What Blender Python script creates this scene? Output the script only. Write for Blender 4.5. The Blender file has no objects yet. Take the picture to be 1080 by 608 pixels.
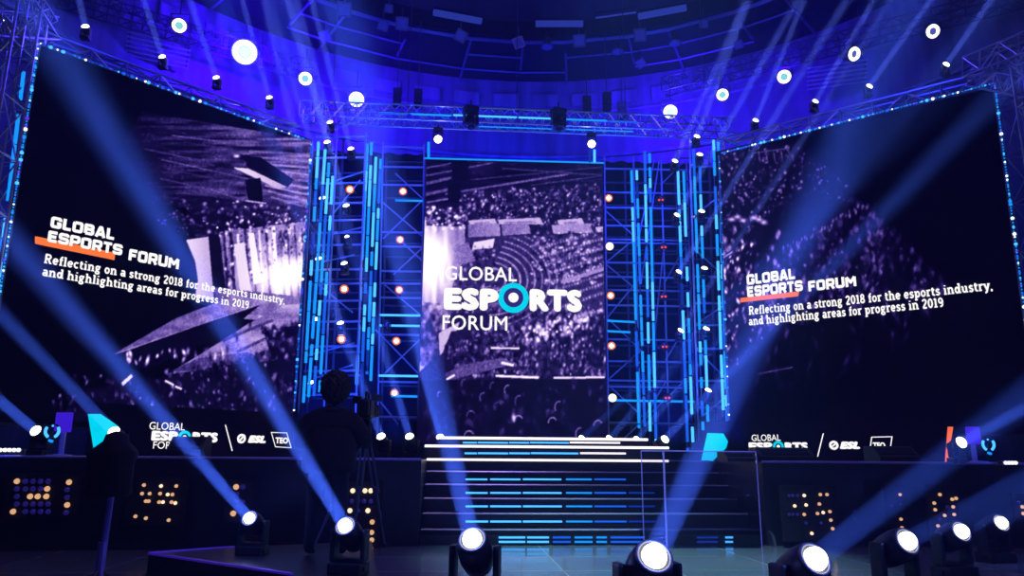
import bpy, bmesh, math, random
import numpy as np
from mathutils import Vector, Matrix
S = bpy.context.scene
COL = S.collection
rnd = random.Random(7)
nrs = np.random.RandomState(5)

# ------------------------------------------------------------------ camera
F = 796.0
P = math.radians(12.8); PSI = math.radians(4.3); ROLL = math.radians(0.4); EYE = 1.15
CAMROT = Matrix.Rotation(-PSI, 3, 'Z') @ Matrix.Rotation(math.pi/2 + P, 3, 'X') @ Matrix.Rotation(ROLL, 3, 'Z')
cam = bpy.data.cameras.new('camera'); cam.lens = F/1080*36; cam.sensor_width = 36; cam.clip_start = .05; cam.clip_end = 200
camo = bpy.data.objects.new('camera', cam); COL.objects.link(camo); S.camera = camo
camo.location = (0, 0, EYE); camo.rotation_euler = CAMROT.to_euler()
CP = Vector((0, 0, EYE))
def ray(x, y): return CAMROT @ Vector(((x-540)/F, -(y-304)/F, -1))
def aty(x, y, Y): d = ray(x, y); return CP + d*(Y/d.y)
def atz(x, y, z): d = ray(x, y); return CP + d*((z-EYE)/d.z)
def atp(x, y, p0, n): d = ray(x, y); return CP + d*(n.dot(p0-CP)/n.dot(d))
RN = np.array(CAMROT)
def projn(A):
    q = (A - np.array([0, 0, EYE])) @ RN
    return 540 + F*q[:, 0]/-q[:, 2], 304 - F*q[:, 1]/-q[:, 2]

# ------------------------------------------------------------------ materials
def mat(name, col, rough=.5, metal=0., em=None, es=0., bump=0., noise=0., nscale=20):
    m = bpy.data.materials.new(name); m.use_nodes = True
    nt = m.node_tree; b = nt.nodes['Principled BSDF']
    b.inputs['Base Color'].default_value = (*col, 1); b.inputs['Roughness'].default_value = rough
    b.inputs['Metallic'].default_value = metal
    if em:
        b.inputs['Emission Color'].default_value = (*em, 1); b.inputs['Emission Strength'].default_value = es
    if noise or bump:
        tc = nt.nodes.new('ShaderNodeTexCoord'); n = nt.nodes.new('ShaderNodeTexNoise'); n.inputs['Scale'].default_value = nscale
        n.inputs['Detail'].default_value = 4
        nt.links.new(tc.outputs['Object'], n.inputs['Vector'])
        if noise:
            r = nt.nodes.new('ShaderNodeMixRGB'); r.blend_type = 'MULTIPLY'; r.inputs[0].default_value = noise
            r.inputs[1].default_value = (*col, 1); nt.links.new(n.outputs['Color'], r.inputs[2]); nt.links.new(r.outputs[0], b.inputs['Base Color'])
        if bump:
            bp = nt.nodes.new('ShaderNodeBump'); bp.inputs['Strength'].default_value = bump
            nt.links.new(n.outputs['Fac'], bp.inputs['Height']); nt.links.new(bp.outputs[0], b.inputs['Normal'])
    m.cycles.emission_sampling = 'NONE'
    return m
def emis(name, col, s):
    m = bpy.data.materials.new(name); m.use_nodes = True; nt = m.node_tree; nt.nodes.clear()
    o = nt.nodes.new('ShaderNodeOutputMaterial'); e = nt.nodes.new('ShaderNodeEmission')
    e.inputs[0].default_value = (*col, 1); e.inputs[1].default_value = s; nt.links.new(e.outputs[0], o.inputs[0])
    m.cycles.emission_sampling = 'NONE'; return m
M_BLACK = mat('black_plastic', (.012, .012, .016), .45, noise=.5)
M_CLOTH = mat('black_cloth', (.012, .011, .016), .9, bump=.3, nscale=60)
M_SKINN = mat('skin', (.35, .2, .15), .6)
M_HAIR = mat('dark_hair', (.01, .008, .008), .6, bump=.5, nscale=90)
M_ALU = mat('aluminium', (.62, .64, .68), .32, .85, noise=.2, nscale=8)
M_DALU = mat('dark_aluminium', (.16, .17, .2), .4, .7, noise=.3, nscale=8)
M_STAGE = mat('stage_black', (.014, .014, .018), .35, noise=.4, nscale=6)
M_FASC = mat('stage_fascia', (.008, .008, .01), .8, noise=.4, nscale=6)
M_NOSE = mat('step_nosing', (.75, .7, .8), .25, .7)
M_WHITE = emis('lamp_white', (1, 1, 1), 6)
M_WHITE2 = emis('lamp_soft_white', (.86, .9, 1), 1.8)
M_OHALO = emis('orange_halo', (1, .22, .06), 1.1)
M_OCORE = emis('orange_core', (1, .72, .55), 2.5)
M_RED = emis('red_lamp', (1, .09, .08), 1.0)
M_CYAN = emis('cyan_led', (.008, .31, 1.15), 1.05)
M_CYANB = emis('bright_cyan_led', (.07, .50, 1.4), 1.35)
M_BLUE = emis('blue_led', (.01, .13, 1), .9)
M_DBLUE = emis('dim_blue_led', (.01, .06, .7), .5)
M_VIOLET = emis('violet_led', (.13, .03, 1), 1.0)
M_EDGEGLOW = emis('white_edge_glow', (.93, .86, 1), 1.5)
M_BULB = emis('warm_bulb', (1, .55, .3), .75)
M_BULBB = emis('bright_warm_bulb', (1, .72, .5), 1.3)
M_BOFF = mat('unlit_bulb', (.12, .1, .3), .1, .6, (.03, .02, .3), .25)
M_TEXT = emis('screen_white', (.97, .95, 1), 1.1)
M_ORANGE = emis('screen_orange', (1, .20, .045), 1.0)
M_SCYAN = emis('screen_cyan', (0, .68, .95), 1.0)
M_DARKP = emis('screen_indigo', (.03, .02, .2), 1.0)
M_BANNER = emis('banner_dark', (.001, .0005, .005), 1.0)
M_OFLAT = emis('banner_orange', (1, .16, .06), 1.0)
M_LBAR = emis('light_bar', (.05, .09, .9), .35)
M_WARMF = mat('warm_frame', (.6, .3, .3), .4, .3)
M_LENS = mat('dark_lens', (.02, .02, .05), .08, .2)

def glass():
    m = bpy.data.materials.new('clear_glass'); m.use_nodes = True; nt = m.node_tree; nt.nodes.clear()
    o = nt.nodes.new('ShaderNodeOutputMaterial'); mx = nt.nodes.new('ShaderNodeMixShader'); t = nt.nodes.new('ShaderNodeBsdfTransparent')
    g = nt.nodes.new('ShaderNodeBsdfGlossy'); g.inputs['Roughness'].default_value = .05
    t.inputs[0].default_value = (.86, .86, .93, 1); lw = nt.nodes.new('ShaderNodeFresnel'); lw.inputs[0].default_value = 1.5
    nt.links.new(lw.outputs[0], mx.inputs[0]); nt.links.new(t.outputs[0], mx.inputs[1]); nt.links.new(g.outputs[0], mx.inputs[2]); nt.links.new(mx.outputs[0], o.inputs[0])
    return m
M_GLASS = glass()

def floor_mat():
    m = bpy.data.materials.new('floor_tiles'); m.use_nodes = True; nt = m.node_tree; b = nt.nodes['Principled BSDF']
    tc = nt.nodes.new('ShaderNodeTexCoord'); br = nt.nodes.new('ShaderNodeTexBrick')
    br.offset = 0.; br.inputs['Scale'].default_value = 1.; br.inputs['Brick Width'].default_value = 1.2; br.inputs['Row Height'].default_value = 1.2
    br.inputs['Mortar Size'].default_value = .012; br.inputs['Color1'].default_value = (.30, .33, .33, 1); br.inputs['Color2'].default_value = (.24, .27, .27, 1)
    br.inputs['Mortar'].default_value = (.5, .52, .52, 1)
    n = nt.nodes.new('ShaderNodeTexNoise'); n.inputs['Scale'].default_value = 1.6; n.inputs['Detail'].default_value = 6
    mx = nt.nodes.new('ShaderNodeMixRGB'); mx.blend_type = 'MULTIPLY'; mx.inputs[0].default_value = .6
    nt.links.new(tc.outputs['Object'], br.inputs['Vector']); nt.links.new(tc.outputs['Object'], n.inputs['Vector'])
    nt.links.new(br.outputs['Color'], mx.inputs[1]); nt.links.new(n.outputs['Color'], mx.inputs[2]); nt.links.new(mx.outputs[0], b.inputs['Base Color'])
    mr = nt.nodes.new('ShaderNodeMapRange'); mr.inputs[3].default_value = .05; mr.inputs[4].default_value = .22
    nt.links.new(n.outputs['Fac'], mr.inputs[0]); nt.links.new(mr.outputs[0], b.inputs['Roughness'])
    return m
def wall_mat(name, col, sx=14):
    m = mat(name, col, .75); nt = m.node_tree; b = nt.nodes['Principled BSDF']
    tc = nt.nodes.new('ShaderNodeTexCoord'); mp = nt.nodes.new('ShaderNodeMapping'); mp.inputs['Scale'].default_value = (1.2, 1.2, .12)
    n = nt.nodes.new('ShaderNodeTexNoise'); n.inputs['Scale'].default_value = 2.5; n.inputs['Detail'].default_value = 5
    cr = nt.nodes.new('ShaderNodeValToRGB'); cr.color_ramp.elements[0].position = .3; cr.color_ramp.elements[1].position = .7
    cr.color_ramp.elements[0].color = tuple(c*.45 for c in col)+(1,); cr.color_ramp.elements[1].color = (*col, 1)
    nt.links.new(tc.outputs['Object'], mp.inputs[0]); nt.links.new(mp.outputs[0], n.inputs['Vector']); nt.links.new(n.outputs['Fac'], cr.inputs[0]); nt.links.new(cr.outputs[0], b.inputs['Base Color'])
    return m

# ------------------------------------------------------------------ mesh helpers
def mkmesh(name, bm, m, smooth=False):
    me = bpy.data.meshes.new(name); bm.to_mesh(me); bm.free()
    for x in (m if isinstance(m, (list, tuple)) else [m]): me.materials.append(x)
    if smooth:
        for p in me.polygons: p.use_smooth = True
    return me
def link(name, me, parent=None, loc=None, **kw):
    o = bpy.data.objects.new(name, me); COL.objects.link(o)
    if parent: o.parent = parent
    if loc is not None: o.location = loc
    for k, v in kw.items(): o[k] = v
    return o
def tag(o, label, cat, group=None, kind=None):
    o['label'] = label; o['category'] = cat
    if group: o['group'] = group
    if kind: o['kind'] = kind
    return o
def thing(name, label, cat, loc=(0, 0, 0), rz=0, group=None):
    o = bpy.data.objects.new(name, None); COL.objects.link(o); o.location = loc; o.rotation_euler = (0, 0, rz); o.empty_display_size = .1
    return tag(o, label, cat, group)
def box(bm, c, s, rot=None, bevel=0):
    r = bmesh.ops.create_cube(bm, size=1, matrix=Matrix.Translation(Vector(c)) @ ((rot or Matrix.Identity(3)).to_4x4()) @ Matrix.Diagonal((*s, 1)))
    if bevel:
        es = set(e for v in r['verts'] for e in v.link_edges)
        bmesh.ops.bevel(bm, geom=list(es), offset=bevel, segments=2, profile=.7, affect='EDGES')
    return bm
def tube(bm, a, b, r, n=6, r2=None, mi=0):
    a = Vector(a); b = Vector(b); d = b-a
    if d.length < 1e-6: return bm
    q = d.to_track_quat('Z', 'Y').to_matrix().to_4x4()
    res = bmesh.ops.create_cone(bm, cap_ends=True, segments=n, radius1=r, radius2=r if r2 is None else r2, depth=d.length, matrix=Matrix.Translation((a+b)/2) @ q)
    return bm
def polytube(bm, pts, r, n=6):
    for a, b in zip(pts, pts[1:]): tube(bm, a, b, r, n)
    return bm
def lathe(bm, prof, n=20, M=Matrix.Identity(4)):
    rings = []
    for r, z in prof:
        rings.append([bm.verts.new(M @ Vector((r*math.cos(2*math.pi*k/n), r*math.sin(2*math.pi*k/n), z))) for k in range(n)])
    for A, B in zip(rings, rings[1:]):
        for k in range(n): bm.faces.new((A[k], A[(k+1) % n], B[(k+1) % n], B[k]))
    if prof[0][0] > 1e-5: bm.faces.new(rings[0][::-1])
    if prof[-1][0] > 1e-5: bm.faces.new(rings[-1])
    return bm
def torus(bm, R, r, M=Matrix.Identity(4), n=20, k=8, a0=0, a1=2*math.pi):
    full = abs(a1-a0-2*math.pi) < 1e-6
    N = n if full else n+1; rings = []
    for i in range(N):
        t = a0+(a1-a0)*i/n; c = Vector((math.cos(t), math.sin(t), 0))
        rings.append([bm.verts.new(M @ (c*(R+r*math.cos(2*math.pi*j/k))+Vector((0, 0, r*math.sin(2*math.pi*j/k))))) for j in range(k)])
    for i in range(n):
        A = rings[i]; B = rings[(i+1) % N]
        for j in range(k): bm.faces.new((A[j], B[j], B[(j+1) % k], A[(j+1) % k]))
    if not full: bm.faces.new(rings[0]); bm.faces.new(rings[-1][::-1])
    return bm
def prism(bm, pts, z0, z1):
    a = [bm.verts.new((x, y, z0)) for x, y in pts]; b = [bm.verts.new((x, y, z1)) for x, y in pts]
    n = len(pts); bm.faces.new(a[::-1]); bm.faces.new(b)
    for i in range(n): bm.faces.new((a[i], a[(i+1) % n], b[(i+1) % n], b[i]))
    bmesh.ops.recalc_face_normals(bm, faces=bm.faces[:]); return bm
NB = bmesh.new
ORD = ['topmost', 'second', 'third', 'fourth', 'fifth', 'sixth', 'seventh', 'eighth', 'ninth', 'tenth', 'eleventh', 'twelfth']

# ------------------------------------------------------------------ render look + haze
S.view_settings.view_transform = 'Standard'; S.view_settings.look = 'None'; S.view_settings.gamma = 1; S.view_settings.exposure = 0
S.view_settings.use_curve_mapping = False
S.cycles.use_denoising = True; S.cycles.max_bounces = 6; S.cycles.volume_bounces = 0; S.cycles.transparent_max_bounces = 12
S.cycles.use_adaptive_sampling = True; S.cycles.adaptive_threshold = .02
S.cycles.sample_clamp_indirect = 4
w = bpy.data.worlds.new('haze'); S.world = w; w.use_nodes = True; nt = w.node_tree; nt.nodes.clear()
wo = nt.nodes.new('ShaderNodeOutputWorld'); vs = nt.nodes.new('ShaderNodeVolumeScatter'); vs.inputs['Density'].default_value = .0075; vs.inputs['Anisotropy'].default_value = .25; vs.inputs['Color'].default_value = (.30, .42, 1, 1)
nt.links.new(vs.outputs[0], wo.inputs['Volume'])

def lamp(kind, loc, target, energy, color, size=.2, spread=None, parent=None, angle=None, blend=.5, name='lamp_light'):
    l = bpy.data.lights.new(name, kind); l.energy = energy; l.color = color
    if kind == 'AREA':
        l.shape = 'DISK'; l.size = size
        if spread: l.spread = spread
    elif kind == 'SPOT': l.spot_size = angle; l.spot_blend = blend; l.shadow_soft_size = size
    else: l.shadow_soft_size = size
    o = bpy.data.objects.new(name, l); COL.objects.link(o)
    o.location = loc
    if target is not None: o.rotation_euler = (Vector(target)-Vector(loc)).to_track_quat('-Z', 'Y').to_euler()
    if parent:
        o.parent = parent
    return o

# ------------------------------------------------------------------ setting
CX, CY, RW, CEIL = 1.3, 9.25, 11.0, 12.0
bm = NB(); prism(bm, [(CX+13*math.cos(t*math.pi/24), CY+13*math.sin(t*math.pi/24)) for t in range(48)], -.1, 0)
link('floor', mkmesh('floor', bm, floor_mat()), kind='structure')
bm = NB(); N = 96
rings = []
for R_, z in ((RW, 0), (RW, CEIL+.05), (RW+.2, CEIL+.05), (RW+.2, 0)):
    rings.append([bm.verts.new((CX+R_*math.cos(2*math.pi*k/N), CY+R_*math.sin(2*math.pi*k/N), z)) for k in range(N)])
for i in range(4):
    A = rings[i]; B = rings[(i+1) % 4]
    for k in range(N): bm.faces.new((A[k], B[k], B[(k+1) % N], A[(k+1) % N]))
bmesh.ops.recalc_face_normals(bm, faces=bm.faces[:])
link('wall_back', mkmesh('wall_back', bm, wall_mat('wall_blue_grey', (.22, .24, .3))), kind='structure')
# wall ledge bands (relief panels under the ceiling)
bm = NB()
for k in range(60):
    t = 2*math.pi*k/60
    box(bm, (CX+(RW-.06)*math.cos(t), CY+(RW-.06)*math.sin(t), 11.35), (.1, .72, .38), Matrix.Rotation(t, 3, 'Z'))
torus(bm, RW-.08, .05, Matrix.Translation((CX, CY, 10.95)), 96, 6)
torus(bm, RW-.08, .05, Matrix.Translation((CX, CY, 9.6)), 96, 6)
link('trim_1', mkmesh('trim', bm, wall_mat('trim_grey', (.3, .32, .4))), kind='structure')
# ceiling ring soffit (annulus) and the dark dome above its opening
RI = 8.6
bm = NB(); rings = []
for R_, z in ((RI, CEIL+.45), (RI, CEIL), (RW+.3, CEIL), (RW+.3, CEIL+.45)):
    rings.append([bm.verts.new((CX+R_*math.cos(2*math.pi*k/N), CY+R_*math.sin(2*math.pi*k/N), z)) for k in range(N)])
for A, B in zip(rings, rings[1:]):
    for k in range(N): bm.faces.new((A[k], B[k], B[(k+1) % N], A[(k+1) % N]))
bmesh.ops.recalc_face_normals(bm, faces=bm.faces[:])
link('ceiling', mkmesh('ceiling', bm, mat('ceiling_dark', (.010, .010, .015), .7, noise=.6, nscale=3)), kind='structure')
bm = NB(); rings = []
for j in range(7):
    a = j/6*math.pi/2
    rr = (RI+.05)*math.cos(a)+.001
    rings.append([bm.verts.new((CX+rr*math.cos(2*math.pi*k/N), CY+rr*math.sin(2*math.pi*k/N), CEIL+.4+2.2*math.sin(a))) for k in range(N)])
for A, B in zip(rings, rings[1:]):
    for k in range(N): bm.faces.new((A[k], A[(k+1) % N], B[(k+1) % N], B[k]))
o = link('ceiling_dome', mkmesh('dome', bm, mat('dome_dark', (.02, .02, .03), .8)), kind='structure'); o.name = 'ceiling_2'
# grid of beams under the ring: radial ribs and hoops
bm = NB()
NR = 40
jit = [rnd.uniform(-.04, .04) for _ in range(NR)]
for k in range(NR):
    t = 2*math.pi*k/NR+jit[k]; c, s = math.cos(t), math.sin(t)
    r0 = RI if k % 3 else RI+.6
    tube(bm, (CX+r0*c, CY+r0*s, CEIL-.12), (CX+(RW-.1 if k % 2 else RW-.9)*c, CY+(RW-.1 if k % 2 else RW-.9)*s, CEIL-.12), .035, 4)
for R_, rr in ((RI+.05, .06), (RI+.85, .03), (RI+1.65, .03)):
    for k in range(NR):
        if R_ > RI+.1 and rnd.random() < .35: continue
        t0 = 2*math.pi*k/NR+jit[k]; t1 = 2*math.pi*(k+1)/NR+jit[(k+1) % NR]
        tube(bm, (CX+R_*math.cos(t0), CY+R_*math.sin(t0), CEIL-.12), (CX+R_*math.cos(t1), CY+R_*math.sin(t1), CEIL-.12), rr, 4)
link('trim_2', mkmesh('ceiling_grid', bm, mat('grid_metal', (.14, .15, .2), .5, .2)), kind='structure')

# ------------------------------------------------------------------ LED picture canvas (photo-frame raster, 2 px per pixel)
SC = 2
CV = np.zeros((608*SC, 1080*SC), np.float32)
def bbox_of(poly, pad=2):
    xs = [p[0] for p in poly]; ys = [p[1] for p in poly]
    return max(0, int((min(xs)-pad)*SC)), min(CV.shape[1], int((max(xs)+pad)*SC)), max(0, int((min(ys)-pad)*SC)), min(CV.shape[0], int((max(ys)+pad)*SC))
def inside(poly, X, Y):
    r = np.zeros(X.shape, bool); n = len(poly)
    for i in range(n):
        x1, y1 = poly[i]; x2, y2 = poly[(i+1) % n]
        if y1 == y2: continue
        r ^= ((Y < y1) != (Y < y2)) & (X < (x2-x1)*(Y-y1)/(y2-y1)+x1)
    return r
def vnoise(h, w_, cell, seed):
    r = np.random.RandomState(seed); gy, gx = int(h/cell[1])+3, int(w_/cell[0])+3
    g = r.rand(gy, gx); y = np.arange(h)/cell[1]; x = np.arange(w_)/cell[0]
    y0 = y.astype(int); x0 = x.astype(int); fy = (y-y0)[:, None]; fx = (x-x0)[None, :]
    fy = fy*fy*(3-2*fy); fx = fx*fx*(3-2*fx)
    a = g[y0][:, x0]; b = g[y0][:, x0+1]; c = g[y0+1][:, x0]; d = g[y0+1][:, x0+1]
    return (a*(1-fx)+b*fx)*(1-fy)+(c*(1-fx)+d*fx)*fy
def fill(poly, v0, v1=None, a=1., axis='x', nz=0., cell=(6, 6), seed=1, add=False):
    x0, x1, y0, y1 = bbox_of(poly)
    if x1 <= x0 or y1 <= y0: return
    X, Y = np.meshgrid((np.arange(x0, x1)+.5)/SC, (np.arange(y0, y1)+.5)/SC)
    m = inside(poly, X, Y).astype(np.float32)
    for _ in range(1):
        m = (m+np.roll(m, 1, 0)+np.roll(m, -1, 0)+np.roll(m, 1, 1)+np.roll(m, -1, 1))/5
    v1 = v0 if v1 is None else v1
    if axis == 'x': t = (X-X.min())/max(1e-6, np.ptp(X))
    else: t = (Y-Y.min())/max(1e-6, np.ptp(Y))
    v = v0+(v1-v0)*t
    if nz: v = v*(1-nz+2*nz*vnoise(*X.shape, (cell[0]*SC, cell[1]*SC), seed))
    W = CV[y0:y1, x0:x1]
    if add: W += m*a*v
    else: W[:] = W*(1-m*a)+v*m*a
def stamp(x, y, rx, ry, v, a=1., ang=0.):
    R = max(rx, ry)*2.2+.6; x0 = max(0, int((x-R)*SC)); x1 = min(CV.shape[1], int((x+R)*SC)+1); y0 = max(0, int((y-R)*SC)); y1 = min(CV.shape[0], int((y+R)*SC)+1)
    if x1 <= x0 or y1 <= y0: return
    X, Y = np.meshgrid((np.arange(x0, x1)+.5)/SC-x, (np.arange(y0, y1)+.5)/SC-y)
    c, s = math.cos(ang), math.sin(ang)
    d = ((X*c+Y*s)/rx)**2+((-X*s+Y*c)/ry)**2
    k = a*np.exp(-d*1.1); W = CV[y0:y1, x0:x1]; W[:] = W*(1-k)+v*k
def glow(x, y, r, v):
    R = r*3; x0 = max(0, int((x-R)*SC)); x1 = min(CV.shape[1], int((x+R)*SC)+1); y0 = max(0, int((y-R)*SC)); y1 = min(CV.shape[0], int((y+R)*SC)+1)
    X, Y = np.meshgrid((np.arange(x0, x1)+.5)/SC-x, (np.arange(y0, y1)+.5)/SC-y)
    CV[y0:y1, x0:x1] += v*np.exp(-(X*X+Y*Y)/(r*r))
def crowd(poly, n, rx, ry, lo, hi, seed, pw=2.5, a=.85, fade=None, dark=.4):
    r = random.Random(seed); xs = [p[0] for p in poly]; ys = [p[1] for p in poly]
    k = 0; t = 0
    while k < n and t < n*20:
        t += 1; x = r.uniform(min(xs), max(xs)); y = r.uniform(min(ys), max(ys))
        if not inside(poly, np.array([x]), np.array([y]))[0]: continue
        k += 1; f = fade(x, y) if fade else 1
        if r.random() < dark: v = .03*r.random()
        else: v = (lo+(hi-lo)*r.random()**pw)*f
        q = r.uniform(.8, 1.6)
        v *= 1.35
        stamp(x, y, rx*q, ry*q*r.uniform(.7, 1.3), v, a, r.uniform(-.5, .5))
def line(x0, y0, x1, y1, wd, v, a=1.):
    L = math.hypot(x1-x0, y1-y0); nx, ny = -(y1-y0)/L*wd/2, (x1-x0)/L*wd/2
    fill([(x0+nx, y0+ny), (x1+nx, y1+ny), (x1-nx, y1-ny), (x0-nx, y0-ny)], v, a=a)

# --- left screen picture: arena stage seen from the stands, fading to black on the left
def lf(x, y): return min(1, max(.12, (x-110)/170))
fill([(150, 118), (340, 150), (340, 245), (165, 215), (130, 150)], .03, .30, nz=.9, cell=(26, 2.2), seed=3)
fill([(255, 170), (340, 185), (340, 235), (262, 225)], .16, .34, a=.7, nz=.9, cell=(10, 3), seed=4)
for i in range(16):
    y = 126+i*5.2+rnd.uniform(-2, 2); x0 = rnd.uniform(150, 240); x1 = x0+rnd.uniform(30, 110)
    line(x0, y+(x0-150)*.08, min(x1, 340), y+(x1-150)*(.10+.1*rnd.random()), rnd.uniform(.6, 1.5), rnd.uniform(.15, .38)*lf(x1, y)+.04, .8)
for i in range(9): line(262+i*3, 160+i*6, 340, 164+i*7.5, 2.2, .45+.3*rnd.random(), .6)
fill([(258, 165), (275, 166), (310, 190), (303, 199), (262, 180)], .03)
fill([(246, 177), (262, 178), (304, 198), (292, 199)], .82, .62); stamp(250, 165, 3, 1.6, .9)
fill([(195, 205), (340, 222), (340, 262), (205, 250)], .05, .12, a=.85)
crowd([(160, 205), (340, 220), (340, 262), (205, 252), (165, 235)], 420, 1.3, 1.1, .15, .9, 11, 2.5, .9, lf)
fill([(259, 190), (275, 188), (278, 214), (262, 212)], .015); line(259, 212, 281, 215, 1.6, .6)
fill([(232, 245), (340, 232), (340, 345), (240, 335), (226, 300)], .45, .62, a=.95, nz=.35, cell=(5, 30), seed=8)
for i in range(13):
    x = 236+i*7.5; wv = rnd.uniform(1.6, 3.6); line(x, 242+rnd.uniform(-6, 6), x+5, 322, wv, rnd.choice([.06, .1, .85, .95, .2]), .8)
crowd([(226, 235), (340, 225), (340, 300), (236, 300)], 380, .9, 1.3, .3, 1., 12, 1.6, .85, dark=.5)
fill([(196.5, 253.5), (220, 250), (226, 318), (206, 314), (209, 296), (206, 276)], .80, .6)
fill([(247, 258), (258, 256), (266, 312), (254, 312)], .8); fill([(262, 246), (268, 246), (276, 298), (268, 300)], .9)
fill([(221, 250), (232, 250), (240, 318), (228, 318)], .04, nz=.8, cell=(3, 3), seed=2)
glow(290, 290, 17, .75); glow(312, 288, 14, .8); glow(300, 308, 14, .2); glow(282, 262, 8, .3)
fill([(225, 303), (340, 316), (340, 338), (232, 330)], .36, .42, a=.85, nz=.3, cell=(9, 5), seed=66)
fill([(120, 374), (186, 336), (248, 312), (290, 318), (262, 330), (205, 345), (148, 368)], .3, .48, nz=.25, cell=(8, 4), seed=6)
line(122, 374, 262, 326, 1.6, .7, .6)
fill([(124, 374), (200, 347), (275, 322), (238, 352), (180, 380), (150, 392)], .025)
fill([(215, 372), (262, 342), (300, 322), (340, 320), (340, 352), (300, 345), (285, 382), (230, 388), (176, 396)], .42, .56, nz=.3, cell=(14, 5), seed=9)
fill([(180, 392), (210, 378), (262, 372), (282, 380), (240, 392)], .22, .3)
crowd([(200, 388), (262, 378), (330, 350), (330, 372), (240, 394)], 150, 1.3, 2.6, .03, .3, 61, 1.5, .95, dark=.7)
for a_, b_ in (((235, 360), (288, 338)), ((250, 372), (296, 350)), ((280, 384), (318, 352))): line(*a_, *b_, 3.2, .18, .8)
for x, y in ((247, 350), (250, 357), (264, 342), (234, 372), (240, 368), (205, 373), (198, 372), (222, 378)): stamp(x, y, 1.6, 4.6, .04, .95)
crowd([(130, 372), (240, 368), (240, 380), (135, 384)], 26, 1.1, 2.6, .3, .9, 21, 1.3, .9, dark=.1)
fill([(278, 350), (320, 342), (340, 372), (340, 398), (290, 388)], .06, nz=.9, cell=(3, 3), seed=5); crowd([(275, 345), (325, 340), (338, 395), (288, 392)], 260, 1.5, 2.4, .03, .5, 13, 1.6, .95, dark=.65)
fill([(232, 386), (300, 380), (340, 398), (340, 445), (60, 445), (90, 412), (180, 398)], .035)
crowd([(205, 385), (262, 380), (340, 398), (340, 438), (130, 436), (125, 405)], 560, 1.1, 2., .08, .45, 14, 3, .9)
crowd([(80, 396), (130, 395), (160, 440), (45, 436)], 170, .9, 2., .06, .4, 15, 3, .9)
line(129, 406, 139.5, 396.5, 3.6, .85); line(174.5, 402, 183.5, 406.8, 2, .9); line(185, 408, 192, 411, 2, .9)
# --- right screen picture: dim crowd wedge fading into black
def rf(x, y): return max(.30, min(1.1, 1.2-(x-770)/330))*(1 if y < 320 else max(.2, 1-(y-320)/120))
fill([(755, 150), (842, 154), (880, 182), (900, 205), (960, 262), (1000, 300), (940, 330), (850, 340), (755, 400)], .05, .0, nz=.7, cell=(4, 5), seed=20)
crowd([(755, 152), (845, 155), (905, 205), (900, 216), (850, 215), (830, 235), (755, 245)], 620, 1., 1.2, .10, .42, 31, 2.2, .85, rf)
crowd([(755, 240), (800, 240), (830, 290), (820, 340), (755, 420)], 460, 1., 2.2, .12, .85, 32, 2.6, .9, rf)
crowd([(820, 268), (905, 205), (960, 262), (1000, 300), (985, 330), (800, 330)], 620, 1.5, 2.6, .10, .42, 33, 1.8, .9, rf)
crowd([(800, 330), (985, 325), (950, 370), (880, 400), (790, 420)], 90, 1.6, 4.2, .06, .34, 34, 2, .8, rf, .5)
fill([(800, 232), (855, 206), (900, 214), (880, 235), (828, 262), (800, 268)], .03, a=.8)
for k in range(30): stamp(828+k*2.9+rnd.uniform(-2, 2), 262-k*1.55+rnd.uniform(-3, 3), 1., 2.4, rnd.uniform(.3, .6), .8)
for x, y in ((772, 232), (778, 229), (784, 233), (795, 230), (801, 232), (806, 235)): stamp(x, y, 3.6, 2.4, .78, .9)
for x, y in ((765, 254), (770, 262), (822, 246), (820, 250), (815, 262), (764, 268)): stamp(x, y, 2, 3.4, .6, .85)
line(757, 276, 773, 266, 1.5, .55); line(794, 162, 830, 157, 1, .3); line(830, 157, 838, 170, 1, .3)
line(799, 395, 836, 388, 1.1, .28)
for x in (800, 808, 816, 824): line(x, 160, x+2, 172, .8, .35)
# --- centre screen picture: arena interior full of seats
fill([(440, 160), (650, 165), (650, 475), (436, 475)], .12, .10)
fill([(440, 160), (650, 165), (650, 200), (440, 225)], .06, nz=.95, cell=(34, 2.2), seed=40)
for a_ in ((470, 205, 600, 184, 2.2, .38), (448, 186, 520, 172, 1.8, .3), (530, 178, 648, 186, 1.5, .22), (450, 194, 476, 188, 3, .32), (448, 206, 478, 199, 3, .35),
           (560, 196, 648, 184, 1.2, .25), (450, 214, 474, 210, 2, .4), (497, 190, 640, 176, 1.5, .2), (448, 178, 500, 168, 1.4, .35)): line(*a_, a=.85)
fill([(476, 170), (494, 168), (495, 190), (478, 190)], .02); fill([(472, 193), (486, 192), (487, 213), (473, 213)], .015)
fill([(487, 203), (650, 192), (650, 262), (480, 250)], .09)
crowd([(487, 203), (650, 192), (650, 238), (482, 236)], 900, 1.0, 1.2, .14, .75, 41, 2.4, .85)
for k in range(7):
    x = 505+k*22; line(x, 232, x+14, 200, 1.5, .05, .7)
fill([(448, 214), (488, 222), (486, 240), (448, 236)], .1, nz=.8, cell=(3, 3), seed=44)
crowd([(444, 216), (492, 222), (490, 244), (444, 240)], 120, 1.3, 1.2, .3, .95, 42, 1.4, .9)
for x0, x1, y in ((494, 522, 233), (525, 570, 232), (588, 614, 232.5), (628, 648, 240)):
    fill([(x0, y), (x1, y-2), (x1+3, y+5), (x0+2, y+5)], .66); fill([(x0+6, y+2.4), (x1-6, y+1), (x1-4, y+4), (x0+8, y+5)], .45, a=.8)
fill([(494, 237), (527, 236), (528, 250), (494, 251)], .40, .55); fill([(529, 237), (558, 237), (560, 247), (530, 249)], .42, .5); fill([(582, 238), (622, 236), (626, 246), (584, 247)], .6, .5)
fill([(486, 251), (560, 248), (650, 248), (650, 330), (470, 330)], .16)
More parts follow.
